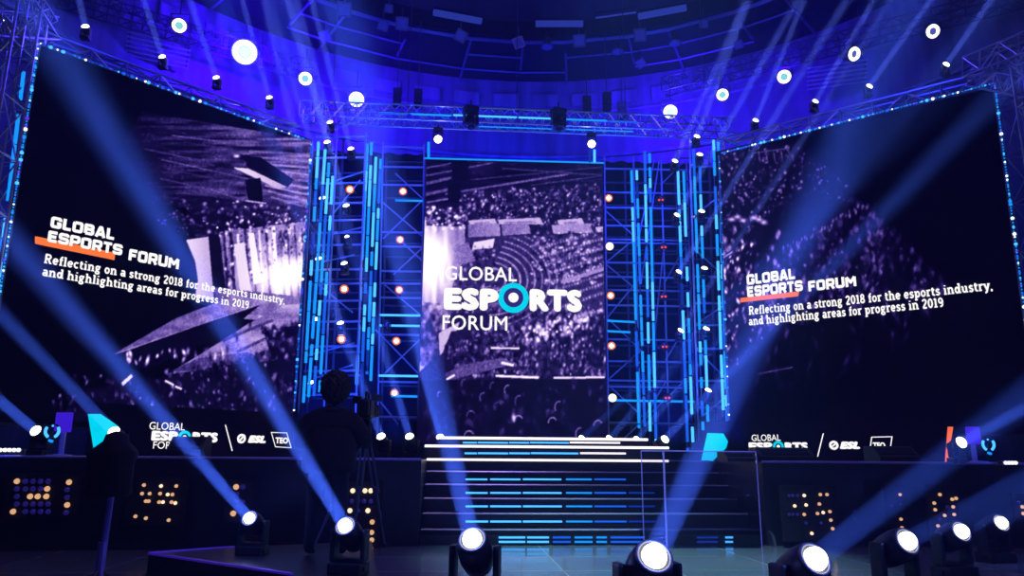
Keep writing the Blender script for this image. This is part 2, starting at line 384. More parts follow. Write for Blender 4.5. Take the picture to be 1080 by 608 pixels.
crowd([(560, 246), (650, 244), (650, 300), (560, 300)], 420, 1.2, 1.1, .2, .8, 43, 1.5, .85)
for k in range(9):
    R = 14+k*6.2
    for j in range(46):
        t = -1.25+j*.062
        x = 516+R*1.25*math.cos(t); y = 296+R*math.sin(t)*.95
        if y < 250 or x < 484 or x > 640: continue
        stamp(x, y, 1.6, .95, .62*rnd.uniform(.6, 1.2), .85, t+1.57)
for k in range(8):
    x0 = 570+k*3; y0 = 262+k*9
    for j in range(26):
        x = x0+j*3.1; y = y0-j*.9-(k*.25*j*.1)
        if x < 648: stamp(x, y, 1.2, 1.8, rnd.uniform(.35, .8), .9)
fill([(500, 256), (522, 252), (520, 262), (498, 264)], .8); line(592, 298, 650, 280, 4, .55)
crowd([(470, 262), (520, 258), (530, 330), (470, 330)], 300, 1.3, 1.3, .2, .6, 45, 1.6, .8)
fill([(440, 238), (490, 240), (492, 268), (478, 300), (470, 330), (440, 330)], .80, .55, a=.9, nz=.3, cell=(4, 26), seed=46)
fill([(478, 262), (494, 256), (502, 276), (482, 280)], .42); glow(451, 268, 17, .9); glow(455, 290, 22, .4)
for k in range(5): stamp(450+k*9, 243-k*.6, 1.6, 1.5, 1, .95)
fill([(436, 318), (478, 322), (470, 352), (452, 384), (436, 400)], .42, .5, nz=.6, cell=(4, 4), seed=47)
crowd([(436, 330), (470, 332), (460, 380), (436, 392)], 150, 1.6, 2.4, .1, .5, 48, 1.4, .9, dark=.55)
fill([(463, 352), (485, 340), (478, 362), (464, 376)], .68)
fill([(476, 350), (650, 330), (650, 410), (470, 400), (465, 378)], .10)
crowd([(545, 330), (650, 318), (650, 398), (500, 398), (480, 360)], 900, 1.1, 1.8, .14, .72, 49, 2.2, .85)
crowd([(530, 352), (600, 334), (640, 326), (600, 352), (560, 362)], 130, 1.2, 1.6, .4, 1., 50, 1.5, .9, dark=.1)
crowd([(468, 366), (545, 345), (560, 396), (470, 396)], 300, 1.2, 1.8, .08, .45, 51, 2, .85)
fill([(468, 396), (486, 386), (528, 378), (545, 384), (520, 390), (478, 401)], .26, .34)
for a_ in ((518, 367.5, 548, 368, 1.8, .85), (523, 397, 568.5, 398.8, 2.2, .95), (584, 399, 638, 398.6, 2, .85), (529, 383, 542, 386, 2.6, .95), (471, 401, 480, 396, 2.4, .85)): line(*a_)
fill([(440, 402), (650, 400), (650, 475), (436, 475)], .035, a=.95)
crowd([(444, 402), (650, 402), (650, 465), (444, 465)], 260, 2.0, 3.0, .03, .20, 52, 2, .8)
for (x, y, r, v) in ((536, 412, 5, .5), (548, 424, 6, .4), (510, 420, 5, .35), (547, 445, 6, .65), (590, 430, 6, .55), (583, 447, 6, .6), (497, 440, 6, .35), (520, 408, 4, .3), (612, 458, 6, .5), (631, 450, 6, .6), (495, 462, 7, .6), (464, 417, 3, .4), (490, 405, 4, .35), (573, 470, 6, .4), (525, 430, 5, .25)):
    for k in range(10):
        t = math.pi*(1.05+.75*k/9) if (int(x) % 2) else math.pi*(.8+.75*k/9)
        stamp(x+r*.75*math.cos(t), y+r*math.sin(t), .8, .8, v, .9)
    stamp(x+1, y+1, r*.55, r*.7, .02, .9)
stamp(542, 441, 2, 4, .9, .9); crowd([(560, 405), (600, 402), (590, 470), (548, 470)], 1, 2, 3, 0, .1, 2)

_n1 = vnoise(CV.shape[0], CV.shape[1], (2.2, 2.6), 77); _n2 = vnoise(CV.shape[0], CV.shape[1], (5, 7), 78)
CV *= (1-(1-(.5+.95*_n1*(.6+.8*_n2)))*np.clip(1.1-CV*1.5, 0, 1)).astype(np.float32)
def led_picture(me, pts, gain=1.):
    px, py = projn(pts)
    ix = np.clip(px*SC, 0, CV.shape[1]-2); iy = np.clip(py*SC, 0, CV.shape[0]-2)
    x0 = ix.astype(int); y0 = iy.astype(int); fx = ix-x0; fy = iy-y0
    g = (CV[y0, x0]*(1-fx)+CV[y0, x0+1]*fx)*(1-fy)+(CV[y0+1, x0]*(1-fx)+CV[y0+1, x0+1]*fx)*fy
    g = np.clip(g*gain*1.12, 0, 1.15)
    ks = np.array([0, .1, .25, .45, .65, .85, 1.15])
    cr = np.interp(g, ks, [.0005, .006, .045, .19, .45, .85, 1.2]); cg = np.interp(g, ks, [.0003, .0025, .025, .115, .31, .68, 1.1]); cb = np.interp(g, ks, [.004, .045, .20, .48, .78, 1.0, 1.3])
    a = me.color_attributes.new('picture', 'FLOAT_COLOR', 'POINT')
    c = np.ones((len(pts), 4), np.float32); c[:, 0] = cr; c[:, 1] = cg; c[:, 2] = cb
    a.data.foreach_set('color', c.ravel())
def led_mat():
    m = bpy.data.materials.new('led_wall_picture'); m.use_nodes = True; nt = m.node_tree; nt.nodes.clear()
    o = nt.nodes.new('ShaderNodeOutputMaterial'); e = nt.nodes.new('ShaderNodeEmission'); a = nt.nodes.new('ShaderNodeVertexColor'); a.layer_name = 'picture'
    nt.links.new(a.outputs[0], e.inputs[0]); e.inputs[1].default_value = 1.0; nt.links.new(e.outputs[0], o.inputs[0]); m.cycles.emission_sampling = 'NONE'; return m
M_LED = led_mat()
M_SHEET = mat('black_sheet', (.010, .010, .018), .9, bump=.4, nscale=3)
def grid_plane(o_, u, Wd, z0, z1, nu, nv, root):
    a = np.linspace(0, Wd, nu); b = np.linspace(z0, z1, nv); A, B = np.meshgrid(a, b)
    pts = np.stack([o_.x+u.x*A, o_.y+u.y*A, B], -1).reshape(-1, 3)
    me = bpy.data.meshes.new('picture'); me.vertices.add(len(pts)); me.vertices.foreach_set('co', (pts-np.array(root)).astype(np.float32).ravel())
    j, i = np.meshgrid(np.arange(nv-1), np.arange(nu-1), indexing='ij'); k = (j*nu+i).ravel()
    q = np.stack([k, k+1, k+nu+1, k+nu], -1).astype(np.int32); nf = len(q)
    me.loops.add(nf*4); me.loops.foreach_set('vertex_index', q.ravel()); me.polygons.add(nf); me.polygons.foreach_set('loop_start', np.arange(0, nf*4, 4, dtype=np.int32))
    me.update(calc_edges=True); me.materials.append(M_LED)
    return me, pts

# text on a plane -------------------------------------------------------
def text_mesh(s, offset=0.0, spacing=1.0, shear=0.):
    c = bpy.data.curves.new('t', 'FONT'); c.body = s; c.size = 1; c.offset = offset; c.space_character = spacing; c.shear = shear; c.resolution_u = 3
    o = bpy.data.objects.new('t', c); COL.objects.link(o); dg = bpy.context.evaluated_depsgraph_get(); dg.update()
    me = bpy.data.meshes.new_from_object(o.evaluated_get(dg)); bpy.data.objects.remove(o); bpy.data.curves.remove(c)
    return me
CAP = max(v.co.y for v in text_mesh('E').vertices)
SLAB = {'a': (.62, 'A .26 .21 .15 .14 0 360 L .46 0 .46 .46 A .28 .46 .18 .17 0 150 S .53 .06 .14'), 'c': (.56, 'A .3 .35 .2 .28 45 315'),
 'd': (.70, 'A .29 .34 .18 .27 0 360 L .52 .02 .52 1 S .46 .94 .2 S .6 .06 .18'), 'e': (.6, 'A .3 .35 .2 .28 0 320 L .1 .36 .5 .36'),
 'f': (.42, 'L .2 .05 .2 .78 A .34 .78 .14 .15 80 180 L .05 .63 .38 .63 S .2 .06 .3'), 'g': (.64, 'A .28 .45 .16 .18 0 360 A .28 -.06 .19 .14 0 360 L .16 .28 .2 .1 L .42 .58 .56 .64'),
 'h': (.74, 'L .17 .05 .17 1 A .36 .43 .19 .2 0 180 L .55 .05 .55 .43 S .17 .06 .3 S .57 .06 .3 S .11 .94 .18'), 'i': (.37, 'L .18 .05 .18 .62 S .18 .06 .3 S .12 .62 .18 L .18 .86 .18 .96'),
 'l': (.37, 'L .18 .05 .18 1 S .18 .06 .3 S .12 .94 .18'), 'n': (.74, 'L .17 .05 .17 .62 A .36 .43 .19 .2 0 180 L .55 .05 .55 .43 S .17 .06 .3 S .57 .06 .3 S .11 .62 .18'),
 'o': (.61, 'A .3 .35 .2 .28 0 360'), 'p': (.68, 'L .17 -.25 .17 .62 A .38 .34 .18 .27 0 360 S .17 -.24 .3 S .11 .62 .18'), 'r': (.5, 'L .17 .05 .17 .62 A .36 .43 .19 .2 50 180 S .19 .06 .32 S .11 .62 .18'),
 's': (.52, 'A .27 .49 .15 .13 20 270 A .25 .2 .17 .14 -160 90'), 't': (.44, 'L .18 .2 .18 .85 A .32 .2 .14 .13 180 300 L .04 .62 .38 .62'),
 'u': (.74, 'L .17 .25 .17 .62 A .35 .25 .18 .18 180 360 L .53 .05 .53 .62 S .11 .62 .18 S .47 .62 .18 S .61 .06 .16'), 'y': (.66, 'L .12 .62 .33 .08 L .54 .62 .26 -.2 S .12 .62 .26 S .54 .62 .26 L .26 -.2 .12 -.2'),
 'R': (.80, 'L .18 .05 .18 .94 L .1 .94 .42 .94 A .42 .72 .2 .22 -90 90 L .18 .5 .42 .5 L .42 .5 .62 .05 S .18 .06 .32 S .66 .06 .22'), '2': (.6, 'A .29 .71 .19 .22 -25 170 L .46 .62 .12 .09 L .1 .07 .52 .07'),
 '0': (.62, 'A .31 .5 .2 .42 0 360'), '1': (.46, 'L .24 .05 .24 .94 L .24 .92 .08 .8 S .24 .06 .36'), '8': (.62, 'A .3 .72 .16 .2 0 360 A .3 .27 .2 .21 0 360'),
 '9': (.62, 'A .3 .66 .19 .24 0 360 L .49 .66 .49 .4 A .29 .36 .2 .29 250 360'), ',': (.28, 'L .14 .08 .07 -.14')}
SQ = {'G': (.9, 'P .75 .66 .75 .8 .68 .87 .2 .87 .13 .8 .13 .2 .2 .13 .68 .13 .75 .2 .75 .45 .5 .45'), 'L': (.72, 'P .13 1 .13 .13 .68 .13'), 'O': (.9, 'P .2 .87 .13 .8 .13 .2 .2 .13 .68 .13 .75 .2 .75 .8 .68 .87 .2 .87'),
 'B': (.88, 'P .13 .13 .13 .87 .62 .87 .7 .8 .7 .6 .62 .52 .13 .52 P .6 .5 .73 .42 .73 .2 .65 .13 .13 .13'), 'A': (.9, 'P .1 0 .38 .9 .5 .9 .78 0 P .2 .28 .68 .28'), 'E': (.78, 'P .72 .87 .13 .87 .13 .13 .72 .13 P .13 .5 .66 .5'),
 'S': (.86, 'P .73 .7 .73 .8 .66 .87 .2 .87 .13 .8 .13 .58 .2 .51 .66 .49 .73 .42 .73 .2 .66 .13 .2 .13 .13 .2 .13 .3'), 'P': (.84, 'P .13 0 .13 .87 .65 .87 .72 .8 .72 .48 .65 .41 .13 .41'),
 'R': (.87, 'P .13 0 .13 .87 .65 .87 .72 .8 .72 .5 .65 .42 .13 .42 P .5 .42 .74 .02'), 'T': (.78, 'P .02 .87 .74 .87 P .38 .87 .38 0'), 'F': (.76, 'P .13 0 .13 .87 .72 .87 P .13 .47 .64 .47'),
 'U': (.9, 'P .13 1 .13 .2 .2 .13 .68 .13 .75 .2 .75 1'), 'M': (1.08, 'P .13 0 .13 .9 P .13 .9 .52 .4 .91 .9 P .91 .9 .91 0')}
def stroke_words(txt, font, th, gap):
    """words as lists of filled polygons in cap height units"""
    x = 0; out = []; cur = []
    def seg(a, b, w):
        d = math.hypot(b[0]-a[0], b[1]-a[1]) or 1e-6; nx, ny = -(b[1]-a[1])/d*w/2, (b[0]-a[0])/d*w/2
        cur.append([(a[0]+nx, a[1]+ny), (b[0]+nx, b[1]+ny), (b[0]-nx, b[1]-ny), (a[0]-nx, a[1]-ny)])
    def pl(pts, w, jo=True):
        for a, b in zip(pts, pts[1:]): seg(a, b, w)
        if jo:
            for p in pts[1:-1]: cur.append([(p[0]+w/2*math.cos(k*math.pi/4), p[1]+w/2*math.sin(k*math.pi/4)) for k in range(8)])
    for ch in txt:
        if ch == ' ':
            out.append(cur); cur = []; x += .34; continue
        adv, d = font[ch]; tk = d.split(); i = 0
        while i < len(tk):
            c = tk[i]; i += 1; v = []
            while i < len(tk) and not tk[i].isalpha(): v.append(float(tk[i])); i += 1
            if c == 'L': pl([(x+v[0], v[1]), (x+v[2], v[3])], th)
            elif c == 'S': pl([(x+v[0]-v[2]/2, v[1]), (x+v[0]+v[2]/2, v[1])], th*.72)
            elif c == 'A':
                n = max(5, int(abs(v[5]-v[4])/24)); pts = [(x+v[0]+v[2]*math.cos(math.radians(v[4]+(v[5]-v[4])*k/n)), v[1]+v[3]*math.sin(math.radians(v[4]+(v[5]-v[4])*k/n))) for k in range(n+1)]
                pl(pts, th*.92)
            else: pl([(x+v[k], v[k+1]) for k in range(0, len(v), 2)], th)
        x += adv+gap
    out.append(cur); return out
class Plane:
    def strokes(s, txt, p0, p1, h, m, parent, name, font, th, gap=0., off=.006):
        a = s.pt(*p0); b = s.pt(*p1); t = s.pt(p0[0], p0[1]-h); W_ = (b-a).dot(s.u); H_ = t.z-a.z
        ws = stroke_words(txt, font, th, gap); xs = [p[0] for w_ in ws for q in w_ for p in q]; x0 = min(xs); sx = W_/(max(xs)-x0)
        for w_ in ws:
            bm = NB()
            for k, q in enumerate(w_): bm.faces.new([bm.verts.new(a+s.u*((x-x0)*sx)+Vector((0, 0, y*H_))+s.n*(off+.00002*k)-s.root) for x, y in q])
            link(name, mkmesh(name, bm, m), parent)
    def __init__(s, o_, u, root): s.o = o_; s.u = u; s.n = Vector((u.y, -u.x, 0)); s.root = root
    def pt(s, x, y, off=0.): return atp(x, y, s.o+s.n*off, s.n)
    def text(s, txt, p0, p1, h, m, parent, name='lettering', offset=0., spacing=1., off=.006, shear=0., label=None, serif=False):
        """baseline from photo point p0 to p1; h = cap height in px at p0"""
        a = s.pt(*p0); b = s.pt(*p1); t = s.pt(p0[0], p0[1]-h)
        W_ = (b-a).dot(s.u); H_ = t.z-a.z; zs = (b.z-a.z)/W_ if abs(W_) > 0 else 0
        me = text_mesh(txt, 0, spacing, shear)
        co = [v.co.copy() for v in me.vertices]; fc = [tuple(p.vertices) for p in me.polygons]; bpy.data.meshes.remove(me)
        xs = [c.x for c in co]; x0 = min(xs)-offset; sx = W_/(max(xs)+offset-x0); sy = H_/(CAP+2*offset)
        iv = sorted((min(co[i].x for i in f), max(co[i].x for i in f)) for f in fc); cuts = []; e = iv[0][1]
        for lo, hi in iv:
            if lo-e > .19*spacing: cuts.append((lo+e)/2)
            e = max(e, hi)
        wid = lambda f: sum(co[f[0]].x > c for c in cuts)
        nq = 8 if offset > .03 else 4 if offset > 0 else 0
        sh = [(0, 0)]+[(offset*math.cos(2*math.pi*q/nq), offset*math.sin(2*math.pi*q/nq)) for q in range(nq)]
        r = None
        for w_ in range(len(cuts)+1):
            V = []; Fc = []
            ff = [f for f in fc if wid(f) == w_]; used = sorted(set(i for f in ff for i in f)); ix = {i: k for k, i in enumerate(used)}
            for q, (dx, dy) in enumerate(sh):
                b0 = len(V)
                for i in used: V.append(a+s.u*((co[i].x+dx-x0)*sx)+Vector((0, 0, (co[i].y+dy+offset)*sy))+s.n*(off+.0002*q)-s.root)
                Fc += [tuple(b0+ix[i] for i in f) for f in ff]
            me = bpy.data.meshes.new(name); me.from_pydata(V, [], Fc); me.materials.append(m); r = link(name, me, parent)
        return r
    def poly(s, pts, m, parent, name, off=.005, depth=.0):
        bm = NB(); vs_ = [bm.verts.new(s.pt(x, y)+s.n*off-s.root) for x, y in pts]; bm.faces.new(vs_)
        return link(name, mkmesh(name, bm, m), parent)

def screen(name_label, inner, u, Wd, z0, z1, nu, nv):
    """inner: Vector origin; u along width; the front faces -Y side"""
    root = Vector((inner.x+u.x*Wd/2, inner.y+u.y*Wd/2, z0))
    t = thing('led_screen', name_label, 'screen', root)
    me, pts = grid_plane(inner, u, Wd, z0, z1, nu, nv, root); led_picture(me, pts)
    link('screen_picture', me, t)
    n = Vector((u.y, -u.x, 0)); ang = math.atan2(u.y, u.x)
    bm = NB(); box(bm, (0, 0, (z1-z0)/2)-n*-.0+(-n*.09) if False else (-n.x*.09, -n.y*.09, (z1-z0)/2), (Wd+.06, .16, z1-z0+.06), Matrix.Rotation(ang, 3, 'Z'), .01)
    link('cabinet', mkmesh('cabinet', bm, M_BLACK), t)
    return t, Plane(inner, u, root)

ZW0, ZWT = 1.96, 7.42
uL = Vector((math.sin(math.radians(47)), math.cos(math.radians(47)), 0))          # outer -> inner
LI = aty(308, 437, 14.5); LI.z = 0; WL = 4.88; LO = LI-uL*WL
uR = Vector((math.sin(math.radians(50.2)), -math.cos(math.radians(50.2)), 0))     # inner -> outer
RI_ = aty(770, 440, 14.5); RI_.z = 0; WR = 4.97; RO = RI_+uR*WR
scL, PL = screen('large left LED screen angled inward showing a lit arena stage and conference title', LO, uL, WL, ZW0-.35, ZWT, 400, 460)
scR, PR = screen('large right LED screen angled inward showing a dim crowd fading to black with title', RI_, uR, WR, ZW0-.35, ZWT+.06, 380, 440)
CI = Vector((-.735, 16, 0)); uC = Vector((1, 0, 0)); WC = 3.97
scC, PC = screen('tall centre LED screen between the towers showing arena seats and a ring logo', CI, uC, WC, 1.45, 7.76, 260, 400)

def subt(pl, a, b, h, txt, par, wf):
    pl.strokes(txt, a, b, h, M_TEXT, par, 'subtitle_word', SLAB, .195, .03)
B1 = .062
PL.strokes('GLOBAL', (52.5, 240), (119.5, 255.2), 12.2, M_TEXT, scL, 'title_word', SQ, .27, .07, .009)
PL.poly([(36.8, 249.3), (121.5, 266.8), (120.6, 274.6), (36.8, 257.4)], M_ORANGE, scL, 'orange_underline', .004)
PL.strokes('ESPORTS', (49.5, 255), (128, 271.5), 12.2, M_TEXT, scL, 'title_word', SQ, .27, .07, .009)
PL.strokes('FORUM', (135, 274.5), (188, 284.6), 12.2, M_TEXT, scL, 'title_word', SQ, .27, .07, .009)
subt(PL, (46, 277.6), (300, 321), 10, 'Reflecting on a strong 2018 for the esports industry,', scL, 0)
subt(PL, (44, 291), (262, 326.5), 10, 'and highlighting areas for progress in 2019', scL, 0)
PR.strokes('GLOBAL', (788, 301), (839, 297), 11, M_TEXT, scR, 'title_word', SQ, .27, .07, .009)
PR.poly([(781, 314.6), (843, 307.4), (842, 312.8), (781, 319.3)], M_ORANGE, scR, 'orange_underline', .004)
PR.strokes('ESPORTS', (788.5, 313.8), (847.3, 308.3), 11, M_TEXT, scR, 'title_word', SQ, .27, .07, .009)
PR.strokes('FORUM', (853, 307.8), (903.5, 301.5), 11, M_TEXT, scR, 'title_word', SQ, .27, .07, .009)
subt(PR, (790, 332.5), (1047, 303.5), 9, 'Reflecting on a strong 2018 for the esports industry,', scR, 0)
subt(PR, (790, 343.5), (995, 320), 9, 'and highlighting areas for progress in 2019', scR, 0)
PC.text('GLOBAL', (469, 295.4), (545, 296), 14.6, M_TEXT, scC, 'title_line', .012, 1.04)
PC.text('ESP', (467.8, 327), (526, 327.5), 23.4, M_TEXT, scC, 'title_line', .075, 1.12)
PC.text('RTS', (558.5, 328.4), (614, 329), 23.4, M_TEXT, scC, 'title_line', .075, 1.12)
PC.text('FORUM', (466.5, 347.8), (535, 348.4), 15.2, M_TEXT, scC, 'title_line', .012, 1.04)
def disc(pl, cx, cy, r0, r1, m, parent, name, off):
    c = pl.pt(cx, cy); k = (pl.pt(cx, cy-10)-c).length/10; bm = NB(); N_ = 36
    def P_(r, t): return c+pl.u*(r*k*math.cos(t))+Vector((0, 0, r*k*math.sin(t)))+pl.n*off-pl.root
    if r0 == 0: bm.faces.new([bm.verts.new(P_(r1, 2*math.pi*i/N_)) for i in range(N_)])
    else:
        A = [bm.verts.new(P_(r0, 2*math.pi*i/N_)) for i in range(N_)]; B = [bm.verts.new(P_(r1, 2*math.pi*i/N_)) for i in range(N_)]
        for i in range(N_): bm.faces.new((A[i], A[(i+1) % N_], B[(i+1) % N_], B[i]))
    return link(name, mkmesh(name, bm, m), parent)
disc(PC, 541.5, 314.5, 0, 15.8, M_SCYAN, scC, 'logo_ring', .004); disc(PC, 541.5, 314.2, 0, 10.2, M_DARKP, scC, 'logo_ring_centre', .007); disc(PC, 541.5, 314.2, 0, 5.2, M_TEXT, scC, 'logo_dot', .010)

# ---- low banner displays standing in front of the wings
def banner(u, I, off_px, label, tx):
    root = I.copy(); t = thing('banner_display', label, 'screen', (root.x, root.y, 1.14)); root = Vector((root.x, root.y, 1.14))
    return t, Plane(I, u, root)
ofs = .45
nL = Vector((uL.y, -uL.x, 0)); nR = Vector((uR.y, -uR.x, 0))
def slab(pl, x0, x1, yref, z0, z1, parent, m, name, th=.08):
    a = pl.pt(x0, yref); b = pl.pt(x1, yref); bm = NB()
    mid = (a+b)/2; L = (b-a).length; ang = math.atan2(pl.u.y, pl.u.x)
    box(bm, Vector((mid.x, mid.y, (z0+z1)/2))-pl.n*(th/2)-pl.root, (L, th, z1-z0), Matrix.Rotation(ang, 3, 'Z'), .005)
    return link(name, mkmesh(name, bm, m), parent)
t, BL = banner(uL, LI+nL*ofs, 0, 'low dark LED banner under the left screen with logo row and cyan end', 0)
slab(BL, 93, 322, 470, 1.14, 1.93, t, M_BANNER, 'display_panel')
BL.poly([(92.5, 437), (106, 437), (125, 450), (125, 460), (113, 472), (99, 477)], M_SCYAN, t, 'cyan_shape')
BL.text('GLOBAL', (157, 453.2), (194.5, 454.6), 8, M_TEXT, t, 'logo_lettering', .004)
BL.text('ESP', (159, 465), (187, 466), 10.5, M_TEXT, t, 'logo_lettering', .07, 1.05)
BL.text('RTS', (202, 466.5), (229, 468), 10.5, M_TEXT, t, 'logo_lettering', .07, 1.05)
disc(BL, 194.5, 461.5, 4, 7, M_SCYAN, t, 'logo_ring', .006); disc(BL, 194.5, 461.5, 0, 2.2, M_TEXT, t, 'logo_dot', .006)
BL.text('FORUM', (161, 473.5), (194, 475), 7.6, M_TEXT, t, 'logo_lettering', .004)
BL.poly([(237, 448.5), (238.2, 448.5), (245.4, 476), (244.2, 476)], M_TEXT, t, 'divider_line')
disc(BL, 254.5, 463, 2.6, 5, M_TEXT, t, 'round_emblem', .006)
BL.poly([(251.5, 467.5), (250.3, 466), (257.5, 458.5), (258.7, 460)], M_TEXT, t, 'emblem_slash', .008)
BL.text('ESL', (261, 467.4), (280, 468), 8, M_TEXT, t, 'logo_lettering', .09, 1.06, shear=.25)
def frame(pl, q, wpx, m, t):
    c = (sum(p[0] for p in q)/4, sum(p[1] for p in q)/4)
    for i in range(len(q)):
        a = q[i]; b = q[(i+1) % len(q)]; f = .1
        ai = (a[0]+(c[0]-a[0])*f, a[1]+(c[1]-a[1])*f); bi = (b[0]+(c[0]-b[0])*f, b[1]+(c[1]-b[1])*f)
        pl.poly([a, b, bi, ai], m, t, 'logo_frame_side', .006)
frame(BL, [(285.5, 456), (302.5, 456.5), (307.5, 473), (290, 472)], 1, M_TEXT, t)
BL.text('TEO', (290, 468), (303.5, 468.5), 6.5, M_TEXT, t, 'logo_lettering', .05, 1.)
t, BR = banner(uR, RI_+nR*ofs, 0, 'low dark LED banner under the right screen with logo row and orange end', 0)
slab(BR, 744, 1010, 470, 1.14, 1.88, t, M_BANNER, 'display_panel')
BR.poly([(746, 457), (763, 457.5), (768, 466), (766, 473), (752, 486.5), (739.5, 486.5)], M_SCYAN, t, 'cyan_shape')
BR.text('GLOBAL', (793, 465.5), (823.5, 465), 6.6, M_TEXT, t, 'logo_lettering', .004)
BR.text('ESP', (790, 475), (815, 475), 8, M_TEXT, t, 'logo_lettering', .07, 1.05)
BR.text('RTS', (828, 475), (852.5, 475), 8, M_TEXT, t, 'logo_lettering', .07, 1.05)
disc(BR, 821, 471.3, 3.2, 5.8, M_SCYAN, t, 'logo_ring', .006); disc(BR, 821, 471.3, 0, 1.8, M_TEXT, t, 'logo_dot', .006)
BR.poly([(867.8, 457.5), (869, 457.5), (863, 482), (861.8, 482)], M_TEXT, t, 'divider_line')
disc(BR, 879.5, 470, 2.4, 4.8, M_TEXT, t, 'round_emblem', .006)
BR.poly([(876.5, 473.5), (875.5, 472), (882.5, 466.3), (883.6, 467.7)], M_TEXT, t, 'emblem_slash', .008)
BR.text('ESL', (886, 474), (907.5, 473.4), 7.8, M_TEXT, t, 'logo_lettering', .09, 1.06, shear=.25)
frame(BR, [(919, 461), (941.5, 460.5), (939, 478), (916.5, 478.5)], 1, M_TEXT, t)
BR.text('TEO', (921, 473), (934, 472.7), 6, M_TEXT, t, 'logo_lettering', .05, 1.)
BR.poly([(999.5, 450.5), (1005.5, 450.5), (1003, 466), (1003.5, 475), (1001.5, 489), (996.5, 489)], M_OFLAT, t, 'orange_shape')

# ------------------------------------------------------------------ stage deck + stairs
DZ = 1.14; YF = 10.75
SX0, SX1 = -.43, 4.40
bm = NB()
prism(bm, [(-9.4, 9.27), (-6.9, 10.1), (SX0, YF), (SX0, 13), (SX1, 13), (SX1, YF), (9.8, 10.25), (11.8, 9.46), (10.9, 13.2), (7.9, 17.62), (-5.3, 17.62), (-8.2, 13.2)], 0, DZ)
deck = tag(link('stage_deck', mkmesh('deck', bm, M_STAGE)), 'wide black stage deck carrying the screens, with a straight dark front', 'stage')
M_VT = mat('violet_trim', (.5, .4, .8), .3, .6)
for a, b in (((-9.4, 9.27), (-6.9, 10.1)), ((-6.9, 10.1), (SX0, YF)), ((SX1, YF), (9.8, 10.25)), ((9.8, 10.25), (11.8, 9.46))):
    bm = NB(); tube(bm, (*a, DZ), (*b, DZ), .018, 6); link('edge_trim', mkmesh('edge_trim', bm, M_VT), deck)
st = thing('staircase', 'wide black stairs with cyan LED risers rising from the floor to centre stage', 'stairs', ((SX0+SX1)/2, 11.8, 0))
sr = Vector(st.location)
NYs = [10.62, 10.98, 11.36, 11.74, 12.12, 12.55, 13.0]
zst = [.19*k for k in range(7)]
for k in range(1, 6):
    bm = NB(); x0, x1 = SX0+.01, SX1-.01
    box(bm, Vector(((x0+x1)/2, (NYs[k]+13)/2-.01, zst[k]-.095))-sr, (x1-x0, 13-NYs[k]-.01, .185)); link('step', mkmesh('step', bm, M_STAGE), st)
for k in range(1, 6):
    bm = NB(); tube(bm, Vector((SX0+.02, NYs[k]-.005, zst[k]+.0))-sr, Vector((SX1-.02, NYs[k]-.005, zst[k]+.0))-sr, .014, 8); link('nosing', mkmesh('nosing', bm, M_NOSE), st)
# led segments on risers
rows = [(506, 1), (520.3, 2), (534.5, 3), (550.5, 4)]
segs = [(491, 514, M_CYANB), (517, 549, M_CYANB), (551.5, 592, M_CYANB), (597, 624, M_CYAN), (627, 660, M_BLUE), (663, 690, M_DBLUE)]
for ri, (y, k) in enumerate(rows):
    Yr = NYs[6-k]-.012 if k < 6 else NYs[0]
    for x0, x1, m in segs:
        if ri == 0 and x0 > 650: continue
        a = aty(x0+ri*.0, y, Yr); b = aty(x1+ri*.3, y, Yr); bm = NB(); box(bm, (a+b)/2-sr, ((b-a).length, .014, .026), None, .003); link('led_segment', mkmesh('seg', bm, m), st)
for y in (567.3, 572):
    for x0, x1, m in ((526, 554, M_CYANB), (556, 579, M_CYANB), (583, 602, M_BLUE), (606, 625, M_CYAN), (629, 640, M_CYAN), (644, 680, M_BLUE), (735, 757, M_DBLUE), (765, 773, M_CYANB)):
        a = aty(x0, y, 10.78); b = aty(x1, y, 10.78); bm = NB(); box(bm, (a+b)/2-sr, ((b-a).length, .014, .026), None, .003); link('led_segment', mkmesh('seg', bm, m), st)
bm = NB(); box(bm, Vector(((SX0+SX1)/2, 10.9, .06))-sr, (SX1-SX0-.02, .15, .12)); link('kick_board', mkmesh('kick', bm, M_STAGE), st)
# centre platform: two further steps up whose edges glow in place of reflected light
cp = thing('centre_platform', 'raised centre platform at the stair head with three glowing white edges', 'stage', (1.4, 14.2, DZ)); cr_ = Vector(cp.location)
def edge_at(x0, x1, y0, y1, Y, par, rt, m, name, r=.02):
    bm = NB(); a = aty(x0, y0, Y); b = aty(x1, y1, Y); tube(bm, a-rt, b-rt, r, 8); return link(name, mkmesh(name, bm, m), par)
zA = aty(560, 471.6, 13.5).z; zB = aty(560, 463, 14.0).z
xa = aty(448, 471, 13.5).x; xb = aty(705, 472, 13.5).x; bm = NB(); box(bm, Vector(((xa+xb)/2, 14.45, (DZ+zA)/2))-cr_, (xb-xa, 1.9, zA-DZ)); link('platform_tier', mkmesh('tier', bm, M_STAGE), cp)
xc = aty(462, 462, 14).x; xd = aty(683, 464, 14).x; bm = NB(); box(bm, Vector(((xc+xd)/2, 14.7, (zA+zB)/2))-cr_, (xd-xc, 1.4, zB-zA)); link('platform_tier', mkmesh('tier', bm, M_STAGE), cp)
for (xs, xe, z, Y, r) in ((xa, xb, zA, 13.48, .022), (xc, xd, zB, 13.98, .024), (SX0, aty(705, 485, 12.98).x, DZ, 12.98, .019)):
    bm = NB(); tube(bm, Vector((xs, Y, z))-cr_, Vector((xe, Y, z))-cr_, r, 8); link('lit_edge', mkmesh('edge', bm, M_EDGEGLOW), cp)  # emission stands in for light caught by the metal step edges
